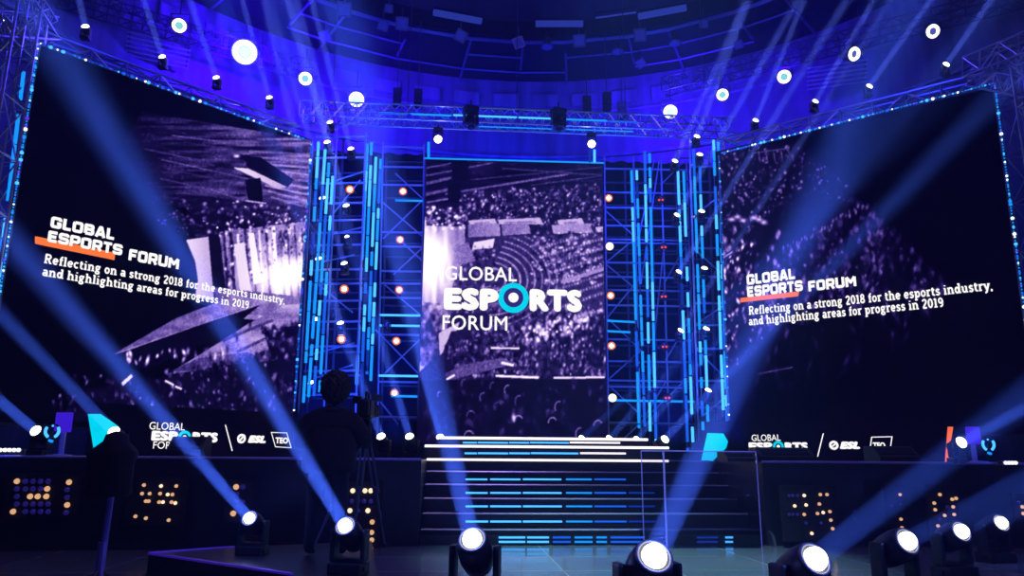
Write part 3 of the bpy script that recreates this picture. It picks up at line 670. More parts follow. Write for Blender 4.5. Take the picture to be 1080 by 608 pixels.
bm = NB(); tube(bm, Vector((aty(705, 485, 12.98).x, 12.98, DZ))-cr_, Vector((SX1, 12.98, DZ))-cr_, .016, 8); link('edge_bar', mkmesh('edge', bm, M_NOSE), cp)
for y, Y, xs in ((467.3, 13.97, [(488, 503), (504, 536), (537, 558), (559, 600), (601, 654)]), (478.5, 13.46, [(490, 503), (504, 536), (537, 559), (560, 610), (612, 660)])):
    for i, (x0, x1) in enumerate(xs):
        a = aty(x0, y, Y); b = aty(x1, y, Y); bm = NB(); box(bm, (a+b)/2-cr_, ((b-a).length, .02, .03), None, .003); link('led_segment', mkmesh('seg', bm, M_CYANB if i < 2 else M_EDGEGLOW if i > 3 else M_CYANB), cp)

# glass balustrade at the right of the stairs
gb = thing('glass_balustrade', 'clear glass panels with thin violet edges across the right end of the stairs', 'balustrade', (3.6, 10.45, 0)); gr = Vector(gb.location)
for x0, x1 in ((676, 699), (700, 797)):
    a = aty(x0, 476, 10.45); b = aty(x1, 476.6, 10.45)
    bm = NB(); box(bm, Vector(((a.x+b.x)/2, 10.45, a.z/2))-gr, (b.x-a.x-.01, .014, a.z)); p = link('glass_panel', mkmesh('glass', bm, M_GLASS), gb)
    bm = NB(); c0 = Vector((a.x, 10.44, a.z))-gr; c1 = Vector((b.x, 10.44, a.z))-gr
    tube(bm, c0, c1, .008); tube(bm, c0, Vector((a.x, 10.44, 0))-gr, .006); tube(bm, c1, Vector((b.x, 10.44, 0))-gr, .007)
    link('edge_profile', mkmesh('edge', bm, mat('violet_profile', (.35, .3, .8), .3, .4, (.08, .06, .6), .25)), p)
# dark triangular side cheek
a = Vector((SX1-.35, 10.6, 0)); bm = NB()
vs_ = [(SX1+.02, 10.55, 0), (SX1+.02, 12.95, 0), (SX1+.02, 12.95, 1.12), (SX1+.02, 10.62, .15)]
A = [bm.verts.new(Vector(v)-sr) for v in vs_]; B = [bm.verts.new(Vector(v)+Vector((.04, 0, 0))-sr) for v in vs_]
bm.faces.new(A); bm.faces.new(B[::-1])
for i in range(4): bm.faces.new((A[i], B[i], B[(i+1) % 4], A[(i+1) % 4]))
link('side_cheek', mkmesh('cheek', bm, M_DALU), st)

# ------------------------------------------------------------------ moving heads
def aim(L, px, py, deg):
    """unit direction that leaves L at deg degrees from the line to the viewer's seat, toward the far sight line"""
    v = (CP-L).normalized(); r = ray(px, py).normalized(); side = (r-v*r.dot(v)).normalized()
    return (v*math.cos(math.radians(deg))+side*math.sin(math.radians(deg))).normalized()
def mh_mesh(s, detail=True):
    pass
HP, HL = .40, .17
def moving_head(L, d, s, label, group, hang=False, energy=0, color=(.16, .30, 1), lens=None, lens_m=None, spread=3.2, halo=0, name='moving_head_light'):
    """L: lens centre in world, d: beam direction, s: scale"""
    piv = L-d*HL*s
    sg = -1 if hang else 1
    base = piv-Vector((0, 0, sg*HP*s))
    pan = math.atan2(d.y, d.x)-math.pi/2
    t = thing(name, label, 'stage light', base, pan, group)
    inv = Matrix.Rotation(-pan, 3, 'Z')
    bm = NB(); box(bm, (0, 0, sg*.06*s), (.36*s, .28*s, .12*s), None, .02*s); box(bm, (0, -.141*s, sg*.06*s), (.14*s, .006*s, .05*s))
    for sx in (-1, 1): box(bm, (sx*.185*s, 0, sg*.06*s), (.03*s, .1*s, .04*s), None, .006*s)
    link('base', mkmesh('base', bm, M_BLACK), t)
    bm = NB()
    box(bm, (0, 0, sg*.145*s), (.36*s, .15*s, .04*s), None, .012*s)
    for sx in (-1, 1): box(bm, (sx*.172*s, 0, sg*.295*s), (.05*s, .14*s, .32*s), None, .02*s)
    link('yoke', mkmesh('yoke', bm, M_BLACK), t)
    ld = inv @ d
    q = ld.to_track_quat('Z', 'Y').to_matrix().to_4x4(); Mh = Matrix.Translation((0, 0, sg*HP*s)) @ q
    bm = NB(); lathe(bm, [(.06*s, -.19*s), (.115*s, -.17*s), (.135*s, -.06*s), (.135*s, .06*s), (.12*s, .15*s), (.105*s, .165*s), (.1*s, .15*s)], 20, Mh)
    h = link('head', mkmesh('head', bm, M_BLACK, True), t)
    bm = NB(); torus(bm, .102*s, .012*s, Mh @ Matrix.Translation((0, 0, .166*s)), 24, 6); link('lens_ring', mkmesh('ring', bm, M_DALU, True), h)
    bm = NB(); lr = (lens or .074*s)
    lathe(bm, [(lr, .160*s), (lr*.97, .185*s), (lr*.8, .215*s), (lr*.45, .238*s), (.0005, .245*s)], 24, Mh); link('lens', mkmesh('lens', bm, lens_m or M_WHITE, True), h)
    if s > .7:
        bm = NB()      # reflective trim below the head
        pts = [Vector((.12*s*math.cos(a_), -.02*s, .12*s*math.sin(a_))) for a_ in [math.pi*(1.08+.84*k/8) for k in range(9)]]
        for a_, b_ in zip(pts, pts[1:]): tube(bm, Vector((a_.x, -.145*s, sg*.36*s+a_.z*.8)), Vector((b_.x, -.145*s, sg*.36*s+b_.z*.8)), .008*s, 5)
        link('trim_bracket', mkmesh('trim', bm, M_ALU), t)
    if energy:
        lp = lamp('AREA', Vector((0, 0, sg*HP*s))+ld*(.255*s), None, energy, color, lr*1.9, math.radians(spread), t, name='beam_source')
        lp.rotation_euler = ld.to_track_quat('-Z', 'Y').to_euler(); lp.visible_camera = True
    if halo:
        lamp('POINT', Vector((0, 0, sg*HP*s))+ld*(.34*s), None, halo, (.1, .16, 1), .012, parent=t, name='lens_glow')
    if hang:
        bm = NB(); box(bm, (0, 0, .03*s), (.1*s, .06*s, .06*s)); tube(bm, (0, 0, .05*s), (0, 0, .2*s), .02*s); link('clamp', mkmesh('clamp', bm, M_BLACK), t)
    return t

def floor_head(px, py, far, deg, s, zbase, label, group, energy, guess, **kw):
    L = aty(px, py, guess)
    for _ in range(6):
        d = aim(L, far[0], far[1], deg); z = zbase+(HP+HL*d.z)*s; L = atz(px, py, z)
    return moving_head(L, aim(L, far[0], far[1], deg), s, label, group, energy=energy, **kw)
# low platform bottom left
rz = .2
pp = [atz(157, 584, rz), atz(247, 577.5, rz), atz(392, 571, rz), atz(404, 640, rz), atz(330, 640, rz), atz(308, 606, rz)]
bm = NB(); prism(bm, [(p.x, p.y) for p in pp], 0, rz)
plat = tag(link('camera_platform', mkmesh('platform', bm, M_STAGE)), 'low black camera platform with violet-lit edges at bottom left', 'platform')
bm = NB()
for a, b in ((0, 1), (5, 0)): tube(bm, (pp[a].x, pp[a].y, rz), (pp[b].x, pp[b].y, rz), .014)
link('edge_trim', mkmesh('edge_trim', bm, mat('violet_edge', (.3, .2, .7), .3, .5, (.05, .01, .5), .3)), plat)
G = 'moving heads on the floor in front of the stage'
FE = 50
floor_head(263, 547, (65, 316), 38, .74, rz, 'moving head spotlight with round white lens, leftmost of those on the floor', G, FE*.8, 7.5, halo=7)
floor_head(364, 555, (165, 225), 38, .80, rz, 'moving head spotlight below the camera tripod, blue beam tilted up to the left', G, FE, 6.8, halo=7)
floor_head(498, 569, (440, 330), 36, 1.04, 0, 'moving head spotlight directly in front of the left end of the stairs', G, FE*.9, 5.6, halo=7)
floor_head(690, 587, (812, 320), 36, 1.1, 0, 'moving head spotlight in front of the glass panels, its beam rising right', G, FE*.75, 4.8, halo=7)
floor_head(860, 590, (1060, 435), 48, 1.06, 0, 'moving head spotlight at bottom right, largest of the four turned right', G, FE*.4, 5.0, halo=7)
floor_head(957, 571, (1120, 485), 48, 1.04, 0, 'moving head spotlight at right, second of the four turned right', G, FE*.25, 6.0, halo=5)
floor_head(1014, 561, (1180, 470), 48, .98, 0, 'moving head spotlight at right, third of the four turned right', G, FE*.2, 7.2, halo=5)
floor_head(1056, 552, (1200, 470), 48, .96, 0, 'moving head spotlight nearest the right picture edge', G, FE*.18, 8.2, halo=4)

def deck_head(px, py, Y, far, farY, label, group, energy, zb=DZ, lens=None, **kw):
    L = aty(px, py, Y); d = aim(L, far[0], far[1], 52); s = max(.25, (L.z-zb)/(HP+HL*d.z))
    return moving_head(L, d, s, label, group, energy=energy, lens=lens, **kw)
G = 'small moving heads along the stage deck'
DE = 45
deck_head(38, 455, 11.0, (-30, 398), 9.5, 'small moving head on the far left of the deck beside the violet panel', G, DE*1.2, lens=.075)
deck_head(120, 456, 10.9, (0, 331), 9.5, 'small moving head behind the dark covered camera on the left', G, DE*.8, lens=.08)
deck_head(402, 461, 13.4, (330, 265), 12.4, 'small moving head on deck beside the camera operator, left of two', G, DE, lens=.075)
deck_head(432, 461, 13.6, (375, 270), 12.6, 'small moving head on deck between camera operator and centre stairs', G, DE, lens=.075)
deck_head(464, 461, 14.6, (430, 330), 13.4, 'small moving head at the left end of the centre platform', G, DE, zb=zB, lens=.07)
deck_head(614, 463, 14.9, (690, 392), 14.4, 'small moving head standing below the centre screen, right side', G, DE*.25, zb=zB, lens=.075)
deck_head(643, 463, 14.9, (760, 330), 14., 'small moving head on the platform just right of the centre screen edge', G, DE*.5, zb=zB, lens=.075)
deck_head(672, 464, 14.4, (800, 310), 13.4, 'small moving head at the very right end of the centre platform', G, DE*.7, zb=zB, lens=.075)
deck_head(701, 464, 13.6, (830, 330), 12.6, 'small moving head on deck left of the right cyan shape', G, DE*.9, lens=.075)
deck_head(1014, 467, 10.45, (1130, 405), 9.8, 'small moving head on deck by the orange banner end at right', G, DE*.8, lens=.08)
# lamps above the wings and on the towers, shooting up
G = 'small beam lights rigged over the side screens'
def rig_head(px, py, Y, far, farY, label, energy, grp, lens=.06, s=.42):
    L = aty(px, py, Y); d = aim(L, far[0], far[1], 72); return moving_head(L, d, s, label, grp, energy=energy, lens=lens, color=(.30, .36, 1), spread=1.4)
TE = 34
for i, (x, y, Y, fx, fy) in enumerate([(90, 28, 12.2, 74, -40), (171, 60, 13.0, 142, -30), (228, 82, 13.6, 190, -30), (284, 103, 14.3, 244, -40), (348, 129, 15.2, 300, -50)]):
    rig_head(x, y, Y, (fx, fy), Y-1.5, 'small white beam light above the left screen, %s from the left' % ['first', 'second', 'third', 'fourth', 'fifth'][i], TE, G)
rig_head(1, 22, 11.6, (-20, -40), 10, 'small white lamp at the top left corner of the picture', TE*.3, G)
for i, (x, y, Y, fx, fy) in enumerate([(797, 127, 14.4, 840, 20), (860, 107, 13.6, 945, -40), (917, 91, 13.0, 1010, -40), (998, 68, 12.2, 1080, -50)]):
    rig_head(x, y, Y, (fx, fy), Y-1.5, 'small white beam light above the right screen, %s from the left' % ['first', 'second', 'third', 'fourth'][i], TE, G)
GL_, GR_ = 'white lamps on the left tower', 'white lamps on the right tower'
for (x, y, fx, fy, e, lb) in ((345, 150, 285, -60, 1.6, 'white beam light at the top left corner of the left tower'), (370, 157, 318, -40, 1.3, 'white beam light near the top of the left tower, centre'),
        (365, 217, 300, -30, 1.6, 'white beam light below the upper orange lamp of the left tower'), (366, 250, 330, 150, 0, 'small white lamp without beam midway up the left tower'),
        (363, 278, 310, 90, 1.0, 'white beam light midway down the left tower, above an orange lamp'), (359, 341, 326, 200, 1.0, 'white beam light directly above the lowest orange lamp of the left tower'),
        (340, 209, 300, 60, 0, 'white lamp between outer LED tubes, upper left tower'), (336, 273, 300, 100, .6, 'white lamp between outer LED tubes, middle of left tower'),
        (333, 337, 300, 200, 0, 'white lamp between outer LED tubes, lower left tower'), (328, 404, 300, 300, 0, 'white lamp beside the left shoulder of the camera operator')):
    rig_head(x, y, 14.9, (fx, fy), 13.6, lb, TE*e, GL_, .064 if y != 250 else .045)
for (x, y, fx, fy, e, lb) in ((735, 144, 805, -40, 1.2, 'white beam light at the top of the right tower under the truss'), (712, 170, 800, -30, 1.3, 'white beam light upper right tower, left of the outer tubes'),
        (738, 163, 760, 60, 0, 'white lamp between the outer tubes at the top of the right tower'), (714, 227, 830, 20, 1.2, 'white beam light beside the middle tubes, upper right tower'),
        (740, 223, 780, 60, 0, 'white lamp between the outer tubes, upper right tower'), (716, 287, 850, 70, 1.2, 'white beam light beside the middle tubes, halfway up right tower'),
        (743, 283, 780, 100, 0, 'white lamp between the outer tubes, halfway up right tower'), (718, 349, 800, 220, .8, 'white beam light beside the middle tubes, lower right tower'),
        (745, 347, 780, 250, 0, 'white lamp between the outer tubes, lower right tower'), (747, 412, 790, 300, 0, 'lowest white lamp on the right tower above the cyan shape')):
    rig_head(x, y, 14.9, (fx, fy), 13.6, lb, TE*e, GR_, .064)

# ------------------------------------------------------------------ par lamps (orange / red)
def par(px, py, Y, label, group, kind='orange', r=.075):
    L = aty(px, py, Y); d = (CP-L).normalized(); t = thing('par_lamp', label, 'stage light', L+Vector((0, .22, 0)), 0, group)
    q = d.to_track_quat('Z', 'Y').to_matrix().to_4x4(); M_ = Matrix.Translation((0, -.22, 0)) @ q
    bm = NB(); lathe(bm, [(r*.5, -.2), (r*.9, -.17), (r*1.15, -.02), (r*1.2, 0), (r*1.02, .0), (r*1., -.02)], 18, M_); link('housing', mkmesh('housing', bm, M_BLACK, True), t)
    bm = NB(); polytube(bm, [(-r*1.3, -.18, 0), (-r*1.3, .0, 0), (r*1.3, 0., 0), (r*1.3, -.18, 0)], .008, 5); link('bracket', mkmesh('bracket', bm, M_DALU), t)
    if kind == 'red':
        bm = NB()
        for sx in (-.45, .45): lathe(bm, [(r*.3, -.005), (r*.28, .01), (.0005, .015)], 10, M_ @ Matrix.Translation((sx*r, 0, 0)))
        link('lens', mkmesh('lens', bm, M_RED), t)
    else:
        bm = NB(); torus(bm, r*.86, r*.3, M_, 20, 6); link('halo_ring', mkmesh('halo_rim', bm, M_OHALO if kind == 'orange' else M_OCORE), t)  # emissive ring stands in for the coloured halo around the lamp
        bm = NB(); lathe(bm, [(r*.62, .0), (r*.6, r*.25), (r*.4, r*.36), (.0005, r*.4)], 18, M_); link('lens', mkmesh('lens', bm, M_WHITE if kind == 'orange' else M_WHITE), t)
    return t
g = 'orange rimmed lamps on the left tower'
for i, (x, y) in enumerate([(369, 200), (363, 305), (360, 358)]): par(x, y, 15.2, 'orange glowing round lamp in the outer column of the left tower, %s' % ['top', 'middle', 'lowest'][i], g)
for i, (x, y) in enumerate([(425, 202), (422, 253), (421, 306), (418, 360), (416, 415)]): par(x, y, 16.3, 'orange glowing round lamp left of the centre screen, %s of five downward' % ORD[i], g)
g = 'orange rimmed lamps on the right tower'
for i, (x, y) in enumerate([(642, 209), (643, 260), (644, 312), (645, 365), (646, 420)]): par(x, y, 16.2, 'orange glowing round lamp just right of the centre screen, %s of five downward' % ORD[i], g, 'orange' if i in (0, 2, 3) else 'warm')
g = 'dim red twin lamps on the right tower'
for i, (x, y) in enumerate([(697, 211), (700, 261), (700, 313), (701, 366), (704, 420)]): par(x, y, 16.2, 'dim red twin lamp inside the right tower, %s of five downward' % ORD[i], g, 'red', .085)

# ------------------------------------------------------------------ scaffolding
def bar(par_, rt, a, b, Y, name, r=.022, m=None):
    bm = NB(); tube(bm, aty(*a, Y)-rt, aty(*b, Y)-rt, r, 6); return link(name, mkmesh(name, bm, m or M_ALU), par_)
def tower(label, px, rt, Y, standards, ledgers, braces, depth=.9):
    t = thing('scaffold_tower', label, 'scaffold', rt); rt = Vector(rt)
    for (a, b) in standards:
        bar(t, rt, a, b, Y, 'standard', .022); 
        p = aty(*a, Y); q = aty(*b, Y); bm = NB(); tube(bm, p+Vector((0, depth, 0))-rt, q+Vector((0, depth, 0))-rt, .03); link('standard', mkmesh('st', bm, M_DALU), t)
    for (a, b, k) in ledgers:
        bar(t, rt, a, b, Y, 'ledger', .024, (M_ALU, M_CYAN, M_CYANB)[k])  # cyan ledgers emit in place of light falling on the bars
        if k == 0:
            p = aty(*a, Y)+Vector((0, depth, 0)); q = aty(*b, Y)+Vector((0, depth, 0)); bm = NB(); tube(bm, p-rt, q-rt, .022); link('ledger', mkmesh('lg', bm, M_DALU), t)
    for (a, b) in braces: bar(t, rt, a, b, Y+.05, 'diagonal_brace', .018)
    return t
L_led = [(155, 0), (176, 0), (195, 0), (211.5, 1), (245, 0), (260, 0), (286, 0), (299, 0), (314, 0), (332.5, 2), (343.5, 2), (353, 0), (396.5, 2), (403, 0), (418, 1), (440, 0)]
p0 = aty(420, 470, 16.3)
tower('scaffold bay between LED tubes and the left edge of the centre screen', 0, (p0.x, 16.3, DZ), 16.3,
      [((447.5, 152), (442.5, 466)), ((404, 150), (398, 466))],
      [((404-(y-150)*.02+(14 if k == 1 else 0), y), (447-(y-150)*.016, y+.6), k) for y, k in L_led],
      [((417, 183), (447, 211)), ((446, 211), (404, 252)), ((404, 214), (446, 250)), ((445, 262), (415, 290)), ((418, 250), (445, 275)), ((405, 300), (444, 333)), ((396, 348), (443, 396)), ((443, 358), (404, 396)), ((398, 420), (420, 448))])
p0 = aty(365, 470, 15.2)
tower('scaffold bay of the left tower beside the left screen, behind the outer tubes', 0, (p0.x, 15.4, DZ), 15.4,
      [((356, 130), (340, 466)), ((386, 140), (374, 466)), ((330, 150), (313, 466))],
      [((333-(y-150)*.05, y), (388-(y-150)*.04, y-1), 0) for y in (145, 167, 194, 215, 233, 246, 259, 285, 300, 318, 340, 366, 392, 417)],
      [((350, 192), (384, 181)), ((346, 248), (382, 240)), ((338, 277), (374, 269)), ((325, 375), (374, 362)), ((320, 228), (338, 250)), ((345, 140), (384, 125)), ((335, 300), (372, 330)), ((380, 190), (352, 225)), ((330, 400), (372, 385))])
R_led = [(178, 0), (203, 0), (219, 0), (238, 0), (252.5, 0), (256, 0), (277, 0), (292, 0), (306, 0), (322, 0), (338.5, 1), (349.5, 1), (358, 0), (381, 0), (401.5, 0), (408, 0), (422.5, 1), (446, 0)]
p0 = aty(680, 470, 16.2)
tower('scaffold bays between the centre screen and the middle tubes on the right', 0, (p0.x, 16.25, DZ), 16.25,
      [((637.5, 165), (642, 466)), ((668, 165), (676, 466)), ((697, 168), (706, 466)), ((724, 170), (734, 466))],
      [((637.5+(y-170)*.014, y), (((665 if k == 1 and y < 400 else 725)+(y-170)*.03), y+1.5), k) for y, k in R_led],
      [((638, 222), (672, 252)), ((672, 250), (638, 278)), ((638, 278), (674, 308)), ((676, 292), (640, 336)), ((640, 335), (678, 372)), ((676, 370), (640, 402)), ((640, 405), (678, 440)), ((690, 168), (672, 260)), ((700, 262), (686, 395)), ((695, 170), (676, 300)), ((700, 300), (724, 258)), ((702, 380), (726, 340)), ((680, 440), (704, 400)), ((655, 466), (722, 402)), ((697, 195), (722, 170))])
p0 = aty(745, 470, 14.9)
tower('scaffold bay of the right tower beside the right screen, behind the outer tubes', 0, (p0.x, 15.1, DZ), 15.1,
      [((727, 140), (737, 466)), ((762, 146), (772, 466))],
      [((728+(y-150)*.03, y), (764+(y-150)*.02, y), 0) for y in (150, 176, 203, 230, 262, 292, 320, 343, 368, 402, 430)],
      [((728, 176), (762, 150)), ((730, 230), (764, 203)), ((731, 262), (765, 292)), ((733, 343), (767, 320)), ((734, 368), (768, 402)), ((740, 440), (770, 415))])

# ------------------------------------------------------------------ LED tubes, each a stacked column of segments
def led_tube(pts, Y, label, group, seed, m1=None):
    (x0, y0), (x1, y1) = pts; a = aty(x0, y0, Y); b = aty(x1, y1, Y); rt = Vector((b.x, b.y, b.z)); t = thing('led_tube', label, 'LED tube', rt, 0, group)
    r = random.Random(seed); L = (a-b).length; u = (b-a).normalized(); pos = 0
    bm = NB(); off = Vector((0, .035, 0)); tube(bm, a+off-rt, b+off-rt, .012, 6); link('mounting_rail', mkmesh('rail', bm, M_DALU), t)
    while pos < L-.05:
        ln = min(r.choice([.22, .3, .45, .6, .75]), L-pos); gp = r.choice([.02, .03, .04, .12]) if r.random() < .85 else .25
        m = r.choices([M_CYAN, M_CYANB, M_BLUE, M_DBLUE], [5, 3.2, 2.2, .8])[0]
        bm = NB(); tube(bm, a+u*pos-rt, a+u*(pos+ln)-rt, .029, 6); link('tube_segment', mkmesh('seg', bm, m), t); pos += ln+gp
    return t
for i, p in enumerate([((336, 150), (320, 425)), ((343, 158), (325, 424)), ((347, 172), (331, 418)), ((351, 186), (337, 414))]):
    led_tube(p, 14.75, 'cyan LED tube column beside the left screen, %s from the left' % ['first', 'second', 'third', 'fourth'][i], 'cyan tubes beside the left screen', 100+i)
for i, p in enumerate([((387.5, 152), (376, 408)), ((392, 150), (381.5, 400)), ((396.5, 166), (387, 395)), ((401.5, 168), (391, 402))]):
    led_tube(p, 15.6, 'cyan LED tube column in the middle of the left tower, %s from the left' % ['first', 'second', 'third', 'fourth'][i], 'cyan tubes in the left tower', 110+i)
for i, p in enumerate([((666, 180), (674, 452)), ((671.5, 180), (680, 450)), ((680, 160), (686, 470)), ((685, 162), (692, 470))]):
    led_tube(p, 15.7, 'cyan LED tube column right of the centre screen, %s from the left' % ['first', 'second', 'third', 'fourth'][i], 'cyan tubes near the centre screen', 120+i)
for i, p in enumerate([((715, 181), (725.5, 476)), ((721, 181), (731, 474)), ((731.5, 158), (741.5, 454)), ((738, 176), (747, 454))]):
    led_tube(p, 15.0, 'cyan LED tube column in the outer half of the right tower, %s from the left' % ['first', 'second', 'third', 'fourth'][i], 'cyan tubes in the right tower', 130+i)
for i, p in enumerate([((752.5, 148), (763, 440)), ((757.5, 150), (767, 454))]):
    led_tube(p, 14.5, 'cyan LED tube column hugging the right screen, %s' % ['inner one', 'outer one'][i], 'cyan tubes hugging the right screen', 140+i)
led_tube(((25, 76), (-6, 330)), 10.9, 'cyan LED tube on the far left outside the dotted screen edge', 'outer tubes', 150)
led_tube(((452, 150), (452, 167)), 15.9, 'short cyan tube above the left corner of the centre screen', 'short tubes above the centre screen', 151)
led_tube(((622, 158), (622, 172)), 15.9, 'short cyan tube under the bright lamp, left of two', 'short tubes above the centre screen', 152)
led_tube(((627, 158), (627, 172)), 15.9, 'short cyan tube under the bright lamp, right of two', 'short tubes above the centre screen', 153)

# ------------------------------------------------------------------ dotted LED strips around the screens
def dot_strip(a, b, label, group, seed, big=34, small=150, dens=1., cyan=.5):
    rt = (a+b)/2; t = thing('dotted_led_strip', label, 'LED strip', rt, 0, group); r = random.Random(seed)
    bm = NB(); tube(bm, a-rt, b-rt, .02, 4); link('strip_channel', mkmesh('channel', bm, M_DALU), t)
    fr = Vector((0, -.03, 0)); base = None
    for k in range(big):
        f = (k+r.uniform(.1, .9))/big; R = r.choice([.015, .018, .022, .031])
        m = r.choices([M_WHITE2, M_CYANB, M_CYAN, M_VIOLET, M_BLUE], [3, 3, 2, 1, 2])[0]
        bm = NB(); bmesh.ops.create_icosphere(bm, subdivisions=1, radius=R, matrix=Matrix.Translation(a.lerp(b, f)+fr-rt)); link('bulb', mkmesh('bulb', bm, m), t)
    bm = NB()
    for k in range(small): bmesh.ops.create_icosphere(bm, subdivisions=1, radius=.014, matrix=Matrix.Translation(a.lerp(b, (k+.5)/small)+fr-rt))
    o = link('small_bulb', mkmesh('dots', bm, M_CYAN if cyan > .5 else M_BLUE), t); o['kind'] = 'stuff'
def on(P_, x, y, off=.06): return P_.pt(x, y)+P_.n*off
dot_strip(on(PL, 41, 48), on(PL, 322, 149), 'dotted light strip along the sloping top edge of the left screen', 'dotted strips framing the side screens', 1, 44, 95, cyan=.2)
dot_strip(on(PL, 40.5, 49), on(PL, -14, 400), 'dotted light strip down the outer edge of the left screen', 'dotted strips framing the side screens', 2, 56, 110, cyan=.8)
dot_strip(on(PL, 327, 152), on(PL, 308.5, 434), 'dotted light strip down the inner edge of the left screen', 'dotted strips framing the side screens', 3, 40, 110, cyan=.2)
dot_strip(on(PR, 761, 163), on(PR, 1048, 90), 'dotted light strip along the sloping top edge of the right screen', 'dotted strips framing the side screens', 4, 50, 95, cyan=.8)
dot_strip(on(PR, 1048, 91), on(PR, 1094, 440), 'dotted light strip down the outer edge of the right screen', 'dotted strips framing the side screens', 5, 50, 110, cyan=.8)
dot_strip(on(PR, 759, 165), on(PR, 769.5, 444), 'dotted light strip down the inner edge of the right screen', 'dotted strips framing the side screens', 6, 24, 110, cyan=.2)
a = aty(447, 167, 15.9); b = aty(637, 172, 15.9)
bm = NB(); tube(bm, a, b, .02, 6); o = tag(link('led_strip', mkmesh('strip', bm, M_CYAN)), 'thin cyan light line along the top of the centre screen', 'LED strip')

# ------------------------------------------------------------------ dark sheets added to blacken the view behind the towers
def sheet(x0, x1, Y, z1, label):
    bm = NB(); n = int((x1-x0)/.06); A = []; B = []
    for k in range(n+1):
        x = x0+(x1-x0)*k/n; y = Y+.05*math.sin(k*.9)+.02*math.sin(k*.31); A.append(bm.verts.new((x, y, DZ))); B.append(bm.verts.new((x, y, z1)))
    for k in range(n): bm.faces.new((A[k], A[k+1], B[k+1], B[k]))
    bmesh.ops.solidify(bm, geom=bm.faces[:], thickness=.015)
    tag(link('dark_sheet', mkmesh('sheet', bm, M_SHEET, True)), label, 'added sheet')
sheet(-5.4, -.75, 17.5, 8.45, 'tall black drape added to darken the view behind the left scaffold tower'); sheet(3.3, 7.9, 17.5, 8.45, 'tall black drape added to darken the view behind the right scaffold tower')
sheet(-.74, 3.29, 17.6, 7.2, 'black drape hidden behind the centre screen') if False else None
# ------------------------------------------------------------------ trusses
def truss(a, b, w_, h, label, group, n, r=.022, m=None, side=None, up=Vector((0, 0, 1)), name='lighting_truss'):
    a = Vector(a); b = Vector(b); rt = (a+b)/2; t = thing(name, label, 'truss', rt, 0, group); d = (b-a).normalized()
    sd = side or d.cross(up).normalized(); upv = sd.cross(d).normalized()
    cs = [sd*(w_/2*i)+upv*(h/2*j) for i, j in ((-1, -1), (1, -1), (1, 1), (-1, 1))]
    for c in cs:
        bm = NB(); tube(bm, a+c-rt, b+c-rt, r, 6); link('chord', mkmesh('chord', bm, m or M_ALU), t)
    bm = NB()
    for f in range(4):
        c0, c1 = cs[f], cs[(f+1) % 4]
        for k in range(n):
            p = a.lerp(b, k/n); q = a.lerp(b, (k+1)/n)
            if k % 2: tube(bm, p+c0-rt, q+c1-rt, r*.6, 5)
            else: tube(bm, p+c1-rt, q+c0-rt, r*.6, 5)
            tube(bm, p+c0-rt, p+c1-rt, r*.5, 5)
    link('lacing', mkmesh('lacing', bm, m or M_ALU), t)
    return t
ct = truss(aty(318, 118, 15.5), aty(772, 136, 15.5), .4, .34, 'long horizontal truss spanning above the centre screen', 'trusses', 40, .024)
crt = Vector(ct.location)
for (x0, x1, y0, m) in ((400, 430, 119.5, M_BLUE), (434, 476, 120.5, M_CYAN), (478, 492, 121.5, M_CYANB), (505, 545, 122.5, M_CYANB), (547, 584, 124, M_CYANB), (597, 640, 126, M_CYAN), (642, 672, 128, M_BLUE), (505, 582, 133.5, M_CYAN), (597, 668, 136.5, M_CYAN)):
    bm = NB(); tube(bm, aty(x0, y0, 15.25)-crt, aty(x1, y0+(x1-x0)*.035, 15.25)-crt, .022 if y0 < 130 else .014, 6); link('led_tube_segment', mkmesh('seg', bm, m), ct)
def wing_truss(Pw, x0, y0, x1, y1, lab):
    a = Pw.pt(x0, y0)+Pw.n*-.5; b = Pw.pt(x1, y1)+Pw.n*-.5
    return truss(a, b, .3, .45, lab, 'trusses', 9, .027)
wing_truss(PL, 20, 27, 326, 139, 'box truss running along the top of the left screen')
wing_truss(PR, 758, 151, 1072, 72, 'box truss running along the top of the right screen')
# outer vertical towers
def vtruss(x0, y0, x1, y1, Y, lab, w_=.55): 
    a = aty(x0, y0, Y); b = aty(x1, y1, Y); b.x = a.x+(b.x-a.x); return truss(a, b, w_, w_, lab, 'trusses', 14, .026, up=Vector((0, 1, 0)))
def vt(x, y, Y, z1, lab, w_=.55):
    a = aty(x, y, Y); return truss((a.x, a.y, DZ), (a.x, a.y, z1), w_, w_, lab, 'trusses', 8, .02, side=Vector((1, 0, 0)))
vt(6, 100, 11.0, 8.0, 'vertical truss tower outside the left screen'); vt(-30, 240, 10.2, 7.6, 'outermost vertical truss tower at the left picture edge')
vt(1083, 120, 11.2, 8.0, 'vertical truss tower outside the right screen')
vt(1118, 200, 10.4, 7.6, 'outermost vertical truss tower at the right picture edge')
truss(aty(-60, 20, 9.5), aty(52, 30, 11.6), .35, .35, 'slanting truss at the top left corner', 'trusses', 5, .02)
truss(aty(25, -15, 10.6), aty(52, 27, 11.4), .2, .2, 'short thin truss in the top left corner', 'trusses', 6, .016)
truss(aty(-30, 42, 10.4), aty(36, 38, 11.2), .3, .3, 'short horizontal truss at the left edge under the corner', 'trusses', 6, .02)
truss(aty(1024, 72, 11.4), aty(1130, 30, 9.6), .35, .35, 'slanting truss at the top right corner', 'trusses', 5, .02)
truss(aty(1030, 82, 11.6), aty(1130, 100, 9.9), .3, .3, 'short horizontal truss at the right edge under the corner', 'trusses', 7, .02)
